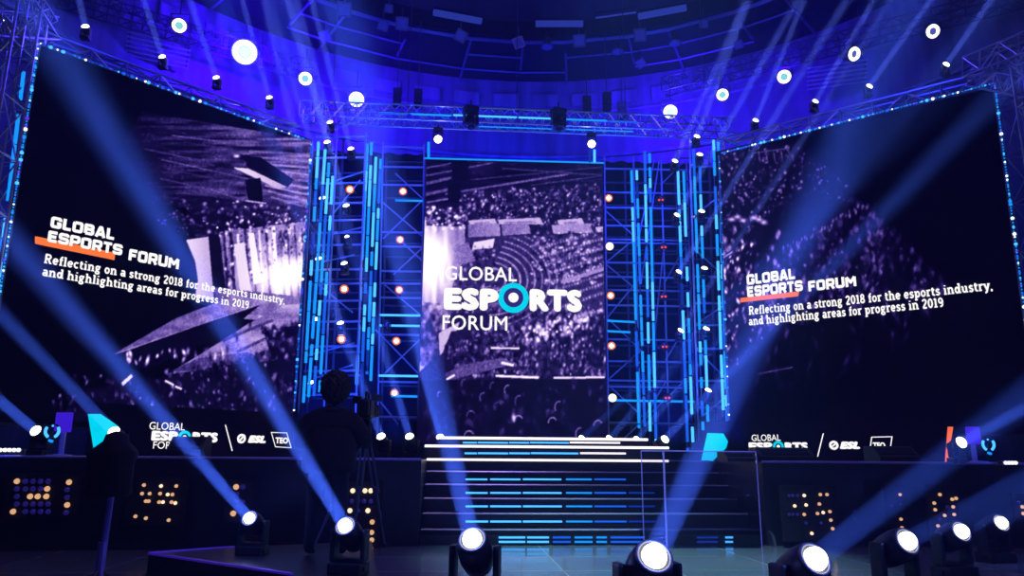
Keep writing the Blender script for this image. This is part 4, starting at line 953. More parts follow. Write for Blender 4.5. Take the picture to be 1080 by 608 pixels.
# rigging truss lines high behind the wings
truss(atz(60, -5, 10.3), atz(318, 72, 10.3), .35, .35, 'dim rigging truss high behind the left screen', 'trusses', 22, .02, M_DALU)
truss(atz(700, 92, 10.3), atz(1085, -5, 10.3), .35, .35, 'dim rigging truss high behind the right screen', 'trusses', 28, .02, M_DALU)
# ceiling suspensions for the central truss
for i, x in enumerate((350, 430, 545, 660, 745)):
    a = aty(x, 114+(x-318)*.04, 15.5); bm = NB(); tube(bm, (a.x, a.y, a.z+.08), (a.x, a.y, CEIL-.1), .01, 5)
    tag(link('hanging_cable', mkmesh('cable', bm, M_DALU)), 'thin steel cable holding the central truss from the ceiling, %s from the left' % ['first', 'second', 'third', 'fourth', 'fifth'][i], 'cable', 'cables of the central truss')

# ------------------------------------------------------------------ big ring lamps up high
M_RINGL = emis('ring_white', (.93, .93, 1), 3.)
def ring_lamp(px, py, r, label, glow_e=0, full=False, yaw=0):
    L = atz(px, py, 9.6); t = thing('ring_lamp', label, 'stage light', (L.x, L.y, L.z+r*2.4), 0, 'round glowing lamps high behind the side screens')
    rt = Vector(t.location); d = (CP-L).normalized(); d = Matrix.Rotation(yaw, 3, 'Z') @ d
    q = d.to_track_quat('Z', 'Y').to_matrix().to_4x4(); M_ = Matrix.Translation(L-rt) @ q
    bm = NB(); lathe(bm, [(r*.4, -.32), (r*1.0, -.26), (r*1.22, -.04), (r*1.24, 0), (r*1.1, 0), (r*1.05, -.03)], 22, M_); link('housing', mkmesh('housing', bm, M_BLACK, True), t)
    bm = NB(); torus(bm, r*.80, r*.24, M_, 26, 8); link('glowing_ring', mkmesh('ring', bm, M_RINGL, True), t)
    bm = NB(); lathe(bm, [(r*.5, -.01), (r*.3, .01), (.0005, .012)], 16, M_); link('lens', mkmesh('lens', bm, emis('lens_core', (.3, .95, 1) if glow_e else (.1, .12, .6), 3 if full else .8)), t)
    bm = NB(); polytube(bm, [L-rt+Vector((-r*1.4, 0, 0)), L-rt+Vector((-r*1.4, 0, r*2)), L-rt+Vector((r*1.4, 0, r*2)), L-rt+Vector((r*1.4, 0, 0))], .012, 5)
    tube(bm, (0, 0, -r*.4), (0, 0, 10.35-L.z-r*2.4 if True else .3), .015, 5); link('yoke', mkmesh('yoke', bm, M_DALU), t)
    if glow_e: lamp('POINT', L-rt+d*.3, None, glow_e, (.035, .012, 1), r*.8, parent=t, name='glow_source')
    if glow_e: lamp('SPOT', L-rt-d*.45, L-rt+Vector((d.x*-3, -d.y*3, 1.2)), glow_e*8, (.03, .0, 1), .05, angle=math.radians(150), blend=1, parent=t, name='back_glow')  # added spot, no fixture: throws a glow onto the wall behind
    return t
ring_lamp(189, 27, .13, 'white ring lamp at upper left, leftmost of the high row', 6)
ring_lamp(258, 55, .24, 'largest and brightest cyan white lamp with violet glow at upper left', 330, True)
ring_lamp(322, 83, .14, 'white ring lamp just right of the brightest lamp', 14)
ring_lamp(376, 105, .17, 'bright glowing lamp above the left tower, beside the long truss', 110, True)
ring_lamp(707, 118, .16, 'bright glowing lamp above the right tower', 120, True)
ring_lamp(762, 100, .13, 'white ring lamp right of the glowing lamp above the right tower', 10)
ring_lamp(827, 81, .14, 'white ring lamp with blue halo above the right screen', 40)
ring_lamp(901, 57, .14, 'narrow white ring lamp turned sideways, above the right screen middle', 0, yaw=.85)
ring_lamp(984, 33, .13, 'white ring lamp turned sideways near the top right corner', 0, yaw=.6)

# bright lamps over the centre screen corners + dark heads under the truss
for (x, y, lb) in ((462, 147, 'bright white lamp hanging over the left corner of the centre screen'), (624, 152, 'bright white lamp hanging over the right corner of the centre screen')):
    L = aty(x, y, 15.3); d = (Vector((2, 9.8, 0))-L).normalized(); d = ((CP-L).normalized()+d).normalized()
    moving_head(L, d, .55, lb, 'bright lamps over the centre screen', hang=True, lens=.085, halo=14)
M_OFF = M_LENS
for (x, y, lb) in ((497, 134, 'dark unlit moving head hanging from the long truss, left one'), (590, 136, 'dark unlit moving head hanging from the long truss, right one')):
    L = aty(x, y, 15.1); moving_head(L, Vector((.1, -.3, -.95)).normalized(), .85, lb, 'dark heads under the central truss', hang=True, lens_m=M_OFF)
for (x, y, lb) in ((408, 339, 'dark unlit moving head in the scaffold left of the centre screen'), (671, 347, 'dark unlit moving head low in the right tower beside the tubes'), (673, 375, 'dark unlit moving head under another in the right tower')):
    L = aty(x, y, 15.9); moving_head(L, Vector((.1, -.6, .6)).normalized(), .5, lb, 'dark heads inside the towers', lens_m=M_OFF)
# speaker columns behind the truss
for (x, y, lb) in ((619, 112, 'dark slim speaker column above the long truss, left of three'), (640, 108, 'dark slim speaker column above the long truss, middle of three'), (656, 118, 'blue lit slim speaker column above the long truss, right of three'), (419, 104, 'dark slim speaker column above the long truss, left of a pair'), (441, 105, 'dark slim speaker column above the long truss, right of a pair')):
    p = aty(x, y, 17.2); t = thing('speaker_column', lb, 'speaker', (p.x, p.y, p.z-.25), 0, 'speaker columns above the truss')
    for k in range(3):
        bm = NB(); box(bm, (0, 0, .1+.17*k), (.2, .16, .15), Matrix.Rotation(.1*k, 3, 'X'), .015); link('speaker_box', mkmesh('spk', bm, M_BLACK if 'dark' in lb else M_DALU), t)
    bm = NB(); tube(bm, (0, 0, .5), (0, 0, CEIL-.1-p.z+.25), .012); link('hanging_rod', mkmesh('rod', bm, M_DALU), t)

# ------------------------------------------------------------------ ceiling gear
M_GLOWP = mat('flood_front', (.14, .15, .25), .4, .2, (.03, .05, .6), .09)
def flood(px, py, w_, rot, label, warm=False, z=11.5):
    L = atz(px, py, z); t = thing('flood_light', label, 'flood light', (L.x, L.y, L.z+.3), 0, 'box shaped floodlights in the ceiling ring'); rt = Vector(t.location)
    d = (CP-L).normalized(); q = (d.to_track_quat('Z', 'Y').to_matrix() @ Matrix.Rotation(rot, 3, 'Z')); c = L-rt
    bm = NB(); box(bm, c+q @ Vector((0, 0, -.12)), (w_, w_, .2), q, .02); link('housing', mkmesh('housing', bm, M_BLACK), t)
    bm = NB(); box(bm, c+q @ Vector((0, 0, -.01)), (w_*.8, w_*.8, .02), q)
    for k in (-1, 0, 1):
        box(bm, c+q @ Vector((k*w_*.22, 0, .01)), (.012, w_*.78, .02), q); box(bm, c+q @ Vector((0, k*w_*.22, .01)), (w_*.78, .012, .02), q)
    link('front_grid', mkmesh('front', bm, M_GLOWP), t)
    bm = NB(); fr = []
    for sx, sy, lx, ly in ((0, 1, w_, .03), (0, -1, w_, .03), (1, 0, .03, w_), (-1, 0, .03, w_)): box(bm, c+q @ Vector((sx*w_*.47, sy*w_*.47, .01)), (lx, ly, .03), q)
    link('front_frame', mkmesh('frame', bm, M_WARMF if warm else M_DALU), t)
    bm = NB(); tube(bm, c+q @ Vector((0, 0, -.1)), (0, 0, CEIL-.05-rt.z), .02); link('hanger', mkmesh('hanger', bm, M_DALU), t)
for (x, y, s_, r_, lb) in ((363, 10, .33, .05, 'square floodlight in the ceiling ring at upper left'), (343, 38, .26, .5, 'tilted floodlight in the ceiling below the upper left square one'), (410, 9, .18, 0, 'small floodlight in the ceiling right of the upper left square one'),
        (404, 27, .24, -.2, 'narrow floodlight beside a larger square one, upper centre left'), (424, 25, .30, 0, 'square floodlight in the ceiling, upper centre left'), (611, 43, .30, .05, 'square floodlight in the ceiling just right of the round lamp'),
        (675, 37, .30, 0, 'square floodlight with a grid front, ceiling right of centre'), (676, 67, .22, .5, 'small tilted floodlight beneath the grid fronted one'), (742, 25, .2, -.1, 'small floodlight in the ceiling at upper right'), (779, 47, .2, .2, 'faint small floodlight in the ceiling far right')):
    flood(x, y, s_, r_, lb)
flood(486, 38, .28, -.45, 'tilted floodlight with pale frame left of centre in the ceiling', False); flood(547, 45, .26, .35, 'tilted floodlight with reddish frame at the centre of the ceiling', True)
for (x, y, lb) in ((577, 50, 'round downlight in the ceiling at the centre'), (651, 55, 'small round downlight under the ceiling, right of centre'), (712, 46, 'small round downlight under the ceiling at right')):
    L = atz(x, y, 11.5); t = thing('round_downlight', lb, 'ceiling light', (L.x, L.y, 11.5), 0, 'round downlights in the ceiling')
    bm = NB(); lathe(bm, [(.16, 0), (.17, .03), (.1, .12), (.06, .28), (.02, .45)], 18); link('shade', mkmesh('shade', bm, M_DALU, True), t); bm = NB(); lathe(bm, [(.13, -.004), (.0005, -.01)], 18); link('lens', mkmesh('lens', bm, M_GLOWP), t)
for i, (x0, y0, x1, y1) in enumerate(((457, 13, 508, 22.5), (565, 25, 615, 25), (673, 17.5, 724, 8), (628, 19, 671, 13))):
    a = atz(x0, y0, 11.85); b = atz(x1, y1, 11.85); bm = NB(); d = (b-a); ang = math.atan2(d.y, d.x)
    box(bm, (a+b)/2, (d.length, .12 if i < 3 else .03, .12 if i < 3 else .04), Matrix.Rotation(ang, 3, 'Z'), .01)
    t = thing('ceiling_light_bar', ['blue light bar in the ceiling, leftmost of four', 'blue light bar at the ceiling centre', 'brightest blue light bar in the ceiling at right', 'thin blue light line between two wider ceiling bars'][i], 'ceiling light', (a+b)/2, 0, 'blue light bars around the ceiling opening')
    for v in bm.verts: v.co -= Vector((a+b)/2)
    link('diffuser', mkmesh('bar', bm, M_LBAR), t)
    bm = NB(); box(bm, (0, 0, .08), (d.length, .16, .05), Matrix.Rotation(ang, 3, 'Z')); link('housing', mkmesh('housing', bm, M_BLACK), t)
for (x, y, lb) in ((168, 48, 'blue slatted louvre unit hanging behind the left screen top'), (882, 74, 'blue slatted louvre unit hanging behind the right screen top')):
    L = atz(x, y, 10.2); t = thing('slatted_unit', lb, 'speaker', L, .4 if x < 500 else -.4, 'slatted units')
    for k in range(6):
        bm = NB(); box(bm, (0, .12*k-.3, -.05*k), (1.3, .08, .03), Matrix.Rotation(.5, 3, 'X')); link('slat', mkmesh('slat', bm, M_ALU), t)
    bm = NB()
    for sx in (-.6, .6): tube(bm, (sx, -.3, .0), (sx, .3, -.25), .02); tube(bm, (sx, 0, -.1), (sx, 0, CEIL-.1-L.z), .01)
    link('frame', mkmesh('frame', bm, M_DALU), t)

# ------------------------------------------------------------------ blinder panels in the stage front
def blinder(Y, lit, dim, x0, x1, y0, y1, label, r=.035):
    a = aty(x0, y0, Y); b = aty(x1, y1, Y); rt = Vector(((a.x+b.x)/2, Y+.05, b.z)); t = thing('blinder_panel', label, 'stage light', rt, 0, 'bulb panels in the stage front')
    bm = NB(); box(bm, Vector(((a.x+b.x)/2, Y+.04, (a.z+b.z)/2))-rt, (abs(b.x-a.x)+.12, .06, abs(a.z-b.z)+.12), None, .01); link('back_box', mkmesh('box', bm, M_FASC), t)
    def bulb(x, y, m, rr):
        c = aty(x, y, Y)-rt; bm = NB(); lathe(bm, [(rr*1.25, .0), (rr*1.1, .02), (rr*.9, .02)], 12, Matrix.Translation(c) @ Matrix.Rotation(math.pi/2, 4, 'X'))
        bmesh.ops.create_icosphere(bm, subdivisions=2, radius=rr*.85, matrix=Matrix.Translation(c+Vector((0, -.01, 0)))); link('bulb', mkmesh('bulb', bm, m, True), t)
    r *= .82
    for (x, y, *k) in lit: bulb(x, y, M_BULBB if k else M_BULB, r)
    for (x, y) in dim:
        if all(abs(x-q[0])+abs(y-q[1]) > 5 for q in lit): bulb(x, y, M_BOFF, r)
    return t
def gridp(xs, ys): return [(x, y) for x in xs for y in ys]
blinder(10.2, [(18, 508), (73, 509), (50, 516), (32, 524), (40, 524), (49, 524), (14, 540), (71, 533)], gridp((18, 27, 35, 43, 51), (508, 516, 524, 532, 540))+[(71, 517), (71, 525), (70, 541)], 12, 74, 505, 543, 'bulb panel with a few warm bulbs at the far left of the stage front', .034)
blinder(10.3, [(152, 512), (170, 513, 1), (186, 513), (150, 521), (158, 521), (169, 521), (177, 522, 1), (182, 522), (154, 529), (157, 529), (168, 530), (172, 530, 1), (181, 530), (185, 531, 1), (143, 545), (154, 547), (178, 549)], [], 140, 188, 508, 551, 'bulb panel with scattered warm bulbs, second from left in the stage front', .022)
blinder(10.3, [(249, 514), (246, 542)], [(250, 522), (249, 530), (256, 514), (256, 530)], 244, 260, 508, 546, 'narrow bulb panel behind the leftmost floor spotlight', .036)
blinder(10.45, [(372, 518, 1), (378.5, 518, 1), (385, 518, 1), (391, 518, 1), (369, 539, 1), (388, 539, 1), (392.5, 551), (392, 562), (392, 570), (391, 579)], gridp((371, 377.5, 384, 391), (529, 539)), 366, 396, 512, 580, 'bulb panel under the camera tripod with a top row of four warm bulbs', .032)
blinder(10.4, [(848, 523, 1), (865, 522), (872, 522), (838, 534, 1), (850, 533, 1), (864, 532), (848, 543), (862, 542), (868, 541, 1), (875, 540), (876, 549), (878, 558), (856, 563, 1)], gridp((832, 836, 841), (523, 543))+[(850, 552), (866, 552)], 828, 882, 517, 567, 'bulb panel with warm bulbs in the stage front right of the glass', .022)
blinder(10.3, [(949, 522), (950, 548), (951, 557)], [(901, 540), (901, 548), (949, 532), (940, 534)], 936, 956, 516, 560, 'narrow bulb panel between two right hand floor spotlights', .02)
blinder(10.2, [(991, 522), (985, 531), (986, 538), (1004, 527), (1008, 526), (1005, 535), (996, 544), (1006, 543), (989, 555)], [(991, 548), (999, 535)], 981, 1010, 516, 560, 'bulb panel with warm bulbs toward the right end of the stage front', .022)
blinder(10.1, [(1078, 535), (1079, 542)], [(1074, 530)], 1072, 1086, 525, 550, 'bulb panel cut off by the right picture edge', .024)

# ------------------------------------------------------------------ deck clutter
def monitor(px0, px1, py0, py1, Y, label):
    a = aty(px0, py1, Y); b = aty(px1, py0, Y); w_ = b.x-a.x; h = max(.12, b.z-DZ); t = thing('stage_monitor', label, 'speaker', ((a.x+b.x)/2, Y, DZ), 0, 'wedge monitors on the deck')
    bm = NB(); vs0 = [(-.22, 0), (.22, 0), (.22, h), (-.02, h), (-.22, h*.35)]
    A = [bm.verts.new((-w_/2, y, z)) for y, z in vs0]; B = [bm.verts.new((w_/2, y, z)) for y, z in vs0]; bm.faces.new(A); bm.faces.new(B[::-1])
    for i in range(5): bm.faces.new((A[i], B[i], B[(i+1) % 5], A[(i+1) % 5]))
    bmesh.ops.recalc_face_normals(bm, faces=bm.faces[:]); link('cabinet', mkmesh('cab', bm, M_BLACK), t)
    bm = NB(); box(bm, (0, -.125, h*.68), (w_*.86, .01, h*.6), Matrix.Rotation(math.atan2(.2, h*.65)*-1, 3, 'X')); link('grille', mkmesh('grille', bm, M_CLOTH), t)
monitor(181, 219, 461, 480, 10.9, 'black wedge monitor hiding part of the left logo row')
monitor(796, 852, 472.5, 486, 11.2, 'black wedge monitor hiding the lower half of the right logo row')
monitor(920, 960, 471, 487, 11.0, 'black wedge monitor in front of the framed logo at right')
monitor(762, 792, 477, 486, 11.2, 'low dark monitor behind the glass by the right cyan shape')
def violet_panel(x0, x1, y0, y1, xf, yf, Y, label):
    a = aty(x0, y1, Y); b = aty(x1, y0, Y); t = thing('lit_panel_stand', label, 'light', ((a.x+b.x)/2, Y, DZ), 0, 'violet panels on poles'); rt = Vector(t.location)
    bm = NB(); box(bm, (a+b)/2-rt, (b.x-a.x, .05, b.z-a.z), None, .01); link('panel', mkmesh('panel', bm, emis('violet_panel', (.06, .015, .9), .7)), t)
    p = aty(xf, yf, Y); bm = NB(); tube(bm, (0, .03, 0), Vector((0, .03, a.z-rt.z)), .035); lathe(bm, [(.16, 0), (.15, .03), (.03, .04)], 14); link('pole', mkmesh('pole', bm, mat('pole_blue', (.3, .3, .6), .4, .3, (.02, .02, .5), .25)), t)
violet_panel(57.5, 77, 435.5, 456, 65, 478, 10.7, 'violet glowing panel on a pole at the left end of the deck')
violet_panel(1021, 1032, 450.5, 469, 1030, 487, 10.7, 'violet glowing panel on a pole at the right end of the deck')
def laurel(cx, cy, Y, label, r=.085):
    c = aty(cx, cy, Y); t = thing('laurel_sign', label, 'sign', (c.x, Y, DZ), 0, 'small cyan neon laurels'); rt = Vector(t.location)
    Mx = Matrix.Translation(c-rt) @ Matrix.Rotation(math.pi/2, 4, 'X')
    for a0, a1 in ((math.radians(-60), math.radians(35)), (math.radians(145), math.radians(240))):
        bm = NB(); torus(bm, r, .02, Mx, 10, 6, a0, a1); link('neon_branch', mkmesh('neon', bm, M_CYANB), t)
    bm = NB(); bmesh.ops.create_icosphere(bm, subdivisions=2, radius=.014, matrix=Matrix.Translation(c-rt+Vector((0, 0, r*.8)))); link('neon_dot', mkmesh('dot', bm, M_CYANB), t)
    bm = NB(); box(bm, c-rt+Vector((0, 0, -r*1.5)), (.06, .02, .035), Matrix.Rotation(.3, 3, 'Y'), .006); link('neon_mark', mkmesh('mark', bm, M_CYAN), t)
    bm = NB(); box(bm, (0, .05, (c.z-DZ)/2), (.04, .03, c.z-DZ), None, .006); torus(bm, r, .012, Mx @ Matrix.Translation((0, 0, -.03)), 20, 6); link('stand', mkmesh('backing', bm, M_BLACK), t)
laurel(1042.5, 469, 10.6, 'cyan neon laurel emblem at the right end of the deck'); laurel(55, 455, 10.55, 'cyan neon laurel emblem partly lit beside the left violet panel')
def batten(x0, x1, y, Y, label, n):
    a = aty(x0, y, Y); b = aty(x1, y, Y); t = thing('led_batten', label, 'stage light', ((a.x+b.x)/2, Y, DZ), 0, 'short white blue LED battens on the deck'); rt = Vector(t.location)
    bm = NB(); box(bm, Vector((0, .05, max(.03, (a.z-DZ))/2)), ((b-a).length+.05, .08, max(.05, a.z-DZ+.03)), None, .008); link('housing', mkmesh('h', bm, M_BLACK), t)
    for k in range(n):
        bm = NB(); bmesh.ops.create_icosphere(bm, subdivisions=2, radius=.026, matrix=Matrix.Translation(a.lerp(b, (k+.5)/n)-rt)); link('lens', mkmesh('l', bm, M_WHITE2), t)
    lamp('POINT', Vector((0, -.15, a.z-DZ+.05)), None, 1.5, (.05, .08, 1), .03, parent=t, name='batten_glow')
batten(-2, 22, 475, 10.3, 'short LED batten glowing white blue at the left deck edge', 5); batten(1059, 1073, 488.5, 10.3, 'short LED batten glowing white at the right deck edge', 4)

# ------------------------------------------------------------------ camera operator, camera, tripod
def skin_body(name, joints, edges, m, parent, sub=2, smooth=True):
    me = bpy.data.meshes.new(name); me.from_pydata([j[:3] for j in joints], edges, []); me.update(); me.materials.append(m)
    o = link(name, me, parent); md = o.modifiers.new('skin', 'SKIN'); md.use_smooth_shade = True
    for i, j in enumerate(joints):
        sv = me.skin_vertices[0].data[i]; r = j[3]; sv.radius = (r, j[4] if len(j) > 4 else r); sv.use_root = (i == 0)
    ss = o.modifiers.new('sub', 'SUBSURF'); ss.levels = sub; ss.render_levels = sub
    return o
PY = 8.0; pc = aty(350, 440, PY); PX = pc.x; FZ = rz
pr = thing('person', 'camera operator in dark jacket with bushy hair, seen from behind at a tripod camera', 'person', (PX, PY, FZ))
camp = aty(388, 425, PY+.35); hx = camp.x-PX; hz = camp.z-FZ; hy = .35
# skeleton local: pelvis at 0.92
J = []; Ed = []
def jn(x, y, z, r, p=None, r2=None):
    J.append((x, y, z, r, r2 if r2 else r)); i = len(J)-1
    if p is not None: Ed.append((p, i))
    return i
hd = aty(354, 408, PY); hzc = hd.z-FZ; hxc = hd.x-PX
shz = hzc-.30
pel = jn(0, 0, .92, .17, None, .13); wst = jn(-.0, 0, 1.10, .21, pel, .17); chs = jn(-.01, -.01, shz-.14, .235, wst, .19); upc = jn(.0, .0, shz-.03, .19, chs, .14)
nk = jn(hxc*.8, .03, shz+.09, .065, upc); 
lsh = jn(-.24, 0, shz-.06, .12, upc); lel = jn(-.32, .06, shz-.30, .095, lsh); lwr = jn(-.16, .30, shz-.30, .05, lel)
rsh = jn(.22, .0, shz-.06, .12, upc); rel = jn(.36, .10, shz-.28, .09, rsh); rwr = jn(hx-.04, hy-.07, shz-.22, .05, rel)
for s_ in (-1, 1):
    hp = jn(s_*.10, 0, .86, .12, pel); kn = jn(s_*.13, .03, .48, .085, hp); an = jn(s_*.15, -.01, .09, .055, kn); jn(s_*.17, .13, .045, .045, an)
skin_body('body', J, Ed, M_CLOTH, pr, 2)
# hands: five bent fingers each
def hand(c, side, parent, dirv):
    J_ = []; E_ = []
    def a(p, r, q=None):
        J_.append((p.x, p.y, p.z, r)); i = len(J_)-1
        if q is not None: E_.append((q, i))
        return i
    d = dirv.normalized(); lat = d.cross(Vector((0, 0, 1))).normalized()*side; dn = Vector((0, 0, -1))
    w0 = a(c, .026); w1 = a(c+d*.05, .03, w0)
    for k, (o_, ln) in enumerate(((-.03, .062), (-.01, .072), (.012, .068), (.03, .052))):
        b0 = a(c+d*.085+lat*o_, .0105, w1); b1 = a(c+d*(.085+ln*.5)+lat*o_+dn*.006, .0095, b0); b2 = a(c+d*(.085+ln*.75)+lat*o_+dn*.03, .009, b1); a(c+d*(.085+ln*.7)+lat*o_+dn*.05, .008, b2)
    t0 = a(c+d*.04-lat*.035+dn*.008, .0115, w1); t1 = a(c+d*.07-lat*.052+dn*.02, .010, t0); a(c+d*.095-lat*.045+dn*.032, .009, t1)
    skin_body('hand', J_, E_, M_SKINN, parent, 1)
hand(Vector(J[lwr][:3]), 1, pr, Vector((.6, .6, .1))); hand(Vector(J[rwr][:3]), -1, pr, Vector((.2, 1, .15)))
# head
bm = NB(); bmesh.ops.create_uvsphere(bm, u_segments=24, v_segments=16, radius=1)
for v in bm.verts:
    x, y, z = v.co; k = 1-.22*max(0, -z)
    v.co = Vector((hxc+x*.077*k, .03+y*.098*k+(.012 if z < -.3 and y > 0 else 0), hzc-.01+z*.118))
for (c, s_) in (((hxc, .132, hzc-.02), (.016, .022, .026)), ((hxc-.079, .03, hzc-.015), (.01, .022, .032)), ((hxc+.079, .03, hzc-.015), (.01, .022, .032))):
    bmesh.ops.create_uvsphere(bm, u_segments=10, v_segments=8, radius=1, matrix=Matrix.Translation(c) @ Matrix.Diagonal((*s_, 1)))
for sx in (-1, 1): bmesh.ops.create_uvsphere(bm, u_segments=8, v_segments=6, radius=.011, matrix=Matrix.Translation((hxc+sx*.031, .118, hzc+.008)))
bmesh.ops.create_uvsphere(bm, u_segments=10, v_segments=6, radius=1, matrix=Matrix.Translation((hxc, .118, hzc-.065)) @ Matrix.Diagonal((.025, .01, .008, 1)))
link('head', mkmesh('head', bm, M_SKINN, True), pr)
bm = NB(); bmesh.ops.create_icosphere(bm, subdivisions=5, radius=1)
for v in bm.verts:
    x, y, z = v.co; nn = .06*math.sin(17*x+3*z)*math.sin(13*z+5*y)+.05*math.sin(23*y+9*x)
    rr = 1+nn
    if y > .45 and z < .45: rr *= .62
    v.co = Vector((hxc+x*.15*rr, .0+y*.145*rr, hzc+.005+z*(.165 if z > 0 else .19)*rr))
link('hair', mkmesh('hair', bm, M_HAIR, True), pr)
# jacket hem + collar
bm = NB(); lathe(bm, [(.2, .80), (.235, .84), (.235, 1.0), (.225, 1.15), (.2, 1.25)], 24, Matrix.Diagonal((1.16, .95, 1, 1))); link('jacket', mkmesh('jacket', bm, M_CLOTH, True), pr)
bm = NB(); torus(bm, .1, .035, Matrix.Translation((hxc*.8, .02, shz+.055)), 20, 8); link('collar', mkmesh('collar', bm, M_CLOTH, True), pr)

tp_y = PY+.42; th = aty(386, 452, tp_y)
tp = thing('tripod', 'tall dark tripod holding the video camera beside the operator', 'tripod', (th.x, tp_y, FZ)); tr = Vector(tp.location)
top = th-tr; feet = []
for (x, y) in ((405, 566), (326, 571), (362, 560)):
    f = aty(x, y, tp_y+(.15 if x == 405 else -.1 if x == 326 else .5)); f.z = max(f.z, FZ); feet.append(f)
for (x, dy) in ((406, .35), (330, -.15), (372, .5)):
    fx = aty(x, 570, tp_y+dy).x; f = Vector((fx, tp_y+dy, FZ+.02))-tr
    bm = NB(); u = (f-top); side = u.cross(Vector((0, 1, 0))).normalized()*.025
    tube(bm, top+side, top+u*.55+side, .013); tube(bm, top-side, top+u*.55-side, .013); tube(bm, top+u*.5, top+u*.78, .017); tube(bm, top+u*.75, f, .011)
    lg = link('leg', mkmesh('leg', bm, mat('tripod_blue', (.12, .13, .2), .4, .5)), tp)
    bm = NB(); bmesh.ops.create_icosphere(bm, subdivisions=2, radius=.028, matrix=Matrix.Translation(f)); link('rubber_foot', mkmesh('foot', bm, M_BLACK), lg)
bm = NB(); lathe(bm, [(.04, -.08), (.06, -.05), (.06, 0), (.045, .03), (.045, .10), (.02, .105)], 18, Matrix.Translation(top)); link('fluid_head', mkmesh('fh', bm, M_BLACK, True), tp)
bm = NB(); tube(bm, top+Vector((0, 0, .06)), top+Vector((-.12, -.42, .0)), .011); link('pan_handle', mkmesh('ph', bm, M_BLACK), tp)
vc = thing('video_camera', 'dark broadcast video camera on the tripod in front of the operator', 'camera', (th.x, tp_y, th.z+.105)); 
bm = NB(); box(bm, (0, -.02, .10), (.13, .36, .19), None, .02); box(bm, (0, -.24, .10), (.10, .10, .15), None, .015); link('camera_body', mkmesh('cb', bm, M_BLACK), vc)
bm = NB(); lathe(bm, [(.045, .16), (.06, .2), (.06, .3), (.075, .31), (.08, .40), (.07, .41)], 20, Matrix.Translation((0, 0, .10)) @ Matrix.Rotation(-math.pi/2, 4, 'X')); link('lens_barrel', mkmesh('lb', bm, M_BLACK, True), vc)
bm = NB(); box(bm, (0, .48, .11), (.17, .12, .13), None, .01); link('matte_box', mkmesh('mb', bm, M_BLACK), vc)
bm = NB(); polytube(bm, [(0, -.14, .19), (0, -.12, .27), (0, .12, .27), (0, .15, .19)], .014); link('carry_handle', mkmesh('ch', bm, M_BLACK), vc)
bm = NB(); box(bm, (-.11, .02, .2), (.09, .14, .08), Matrix.Rotation(.1, 3, 'X'), .01); tube(bm, (-.11, -.05, .2), (-.11, -.11, .2), .035, 12); link('viewfinder', mkmesh('vf', bm, M_BLACK), vc)
bm = NB(); box(bm, (.08, .22, .24), (.11, .03, .08), Matrix.Rotation(.5, 3, 'Z'), .006); tube(bm, (.05, .2, .19), (.08, .22, .22), .008); link('monitor', mkmesh('mo', bm, M_DALU), vc)

# covered camera on a pole, left
QY = 6.4; qc = aty(117, 492, QY); fl = atz(118, 640, 0)
cv = thing('covered_camera', 'dark cloth covered camera on a single pole stand at lower left', 'camera', (qc.x, QY, 0))
bm = NB(); zt = aty(117, 455, QY).z; zb_ = aty(117, 524, QY).z; hh = zt-zb_; n_ = 28; rg = []
for j, (f, rx, ry) in enumerate(((0, .14, .13), (.04, .165, .15), (.25, .165, .15), (.5, .17, .15), (.66, .19, .15), (.74, .15, .13), (.84, .095, .1), (.94, .08, .08), (1., .02, .02))):
    rg.append([bm.verts.new((rx*(1+.08*math.sin(5*t_+j))*math.cos(t_)+(.012*j*.2), ry*(1+.08*math.cos(4*t_+j))*math.sin(t_), zb_+hh*f)) for t_ in [2*math.pi*k/n_ for k in range(n_)]])
for A, B in zip(rg, rg[1:]):
    for k in range(n_): bm.faces.new((A[k], A[(k+1) % n_], B[(k+1) % n_], B[k]))
bm.faces.new(rg[0][::-1]); bm.faces.new(rg[-1]); link('cloth_cover', mkmesh('cover', bm, M_CLOTH, True), cv)
bm = NB(); tube(bm, (.01, 0, .05), (.03, 0, zb_+.03), .024, 10); tube(bm, (.01, 0, .05), (.01, 0, .5), .034, 10); link('pole', mkmesh('pole', bm, mat('violet_pole', (.25, .2, .6), .35, .4)), cv)
for k in range(3):
    a_ = k*2.1+.4; bm = NB(); tube(bm, (.01, 0, .3), (.35*math.cos(a_), .35*math.sin(a_), .02), .014); link('leg', mkmesh('leg', bm, M_BLACK), cv)

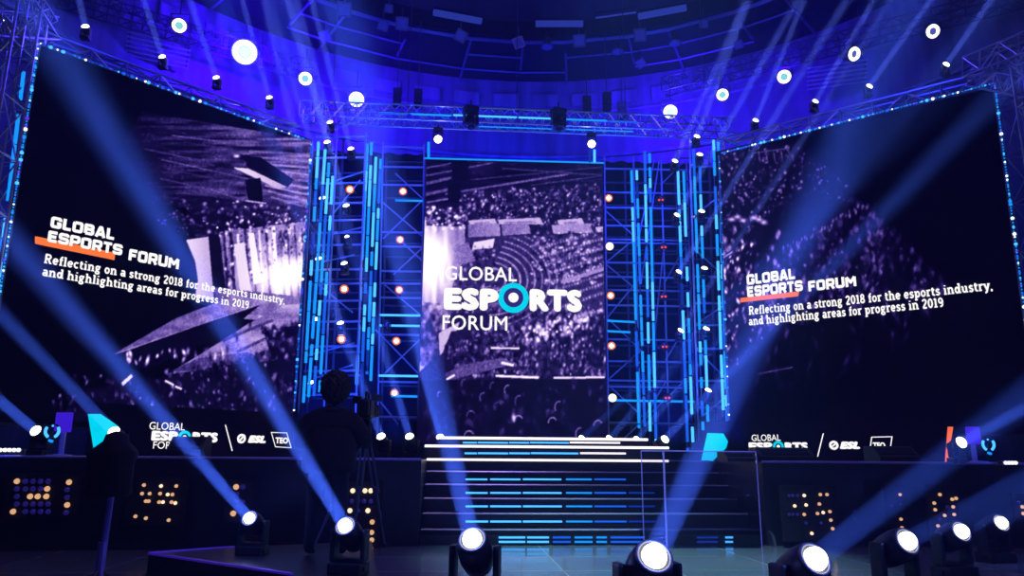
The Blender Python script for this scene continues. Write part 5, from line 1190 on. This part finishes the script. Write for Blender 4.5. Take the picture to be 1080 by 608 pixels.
# ------------------------------------------------------------------ unseen lights: washes and added fills, no fixtures built
BL_ = (.002, .004, 1)
for x, y, z, tx, ty, tz, e in ((-3.5, 17.9, 8.3, -4.5, 19, 10.5, 15), (1.2, 17.9, 8.0, 1.2, 20.3, 9.2, 170), (6., 17.9, 8.3, 7, 19, 10.5, 15), (-1., 18.2, 6.5, 0, 20.3, 9, 60), (3.6, 18.2, 6.5, 3, 20.3, 9, 60)):
    lamp('AREA', (x, y, z), (tx, ty, tz), e, BL_, 1.2, name='wall_wash')
for x, y, z, tx, ty, tz, e in ((-2.4, 13.6, 1.5, -1.9, 15.8, 5.5, 165), (-1.2, 14.4, 1.5, -1.3, 16.3, 6, 130), (4.1, 14.2, 1.5, 4.2, 16.2, 6, 165), (5.0, 13.6, 1.5, 4.9, 15.2, 5.5, 130)):
    lamp('AREA', (x, y, z), (tx, ty, tz), e, (.012, .05, 1), .5, math.radians(100), name='tower_fill')  # added fill without a fixture, brightens the scaffold towers
lamp('AREA', (-3., 9.5, 9.), (-3.5, 14, 8.0), 80, (.006, .02, 1), 1.5, math.radians(110), name='truss_fill')  # added fills, nothing built as their source: brighten the trusses
lamp('AREA', (6., 9.5, 9.), (6.5, 14, 8.0), 80, (.006, .02, 1), 1.5, math.radians(110), name='truss_fill')
lamp('AREA', (-7.6, 9.0, 2.), (-6.6, 11.3, 7), 50, (.006, .025, 1), .6, math.radians(110), name='truss_fill')
lamp('AREA', (9.8, 9.0, 2.), (9.4, 11.3, 7), 50, (.006, .025, 1), .6, math.radians(110), name='truss_fill')
lamp('AREA', (1.2, 12, 9.3), (1.3, 16, 12), 4, (.004, .008, 1), 2., name='ceiling_wash')
lamp('SPOT', (1.8, 5.2, 10.6), (2.3, 9.2, 0), 7500, (.32, .68, 1), .1, angle=math.radians(30), blend=.8, name='floor_spot')
lamp('AREA', (1.2, 5, 9), (1.8, 11.5, .6), 160, (.3, .2, 1), 2., name='stair_fill')  # soft violet fill added above the audience for the stair nosings
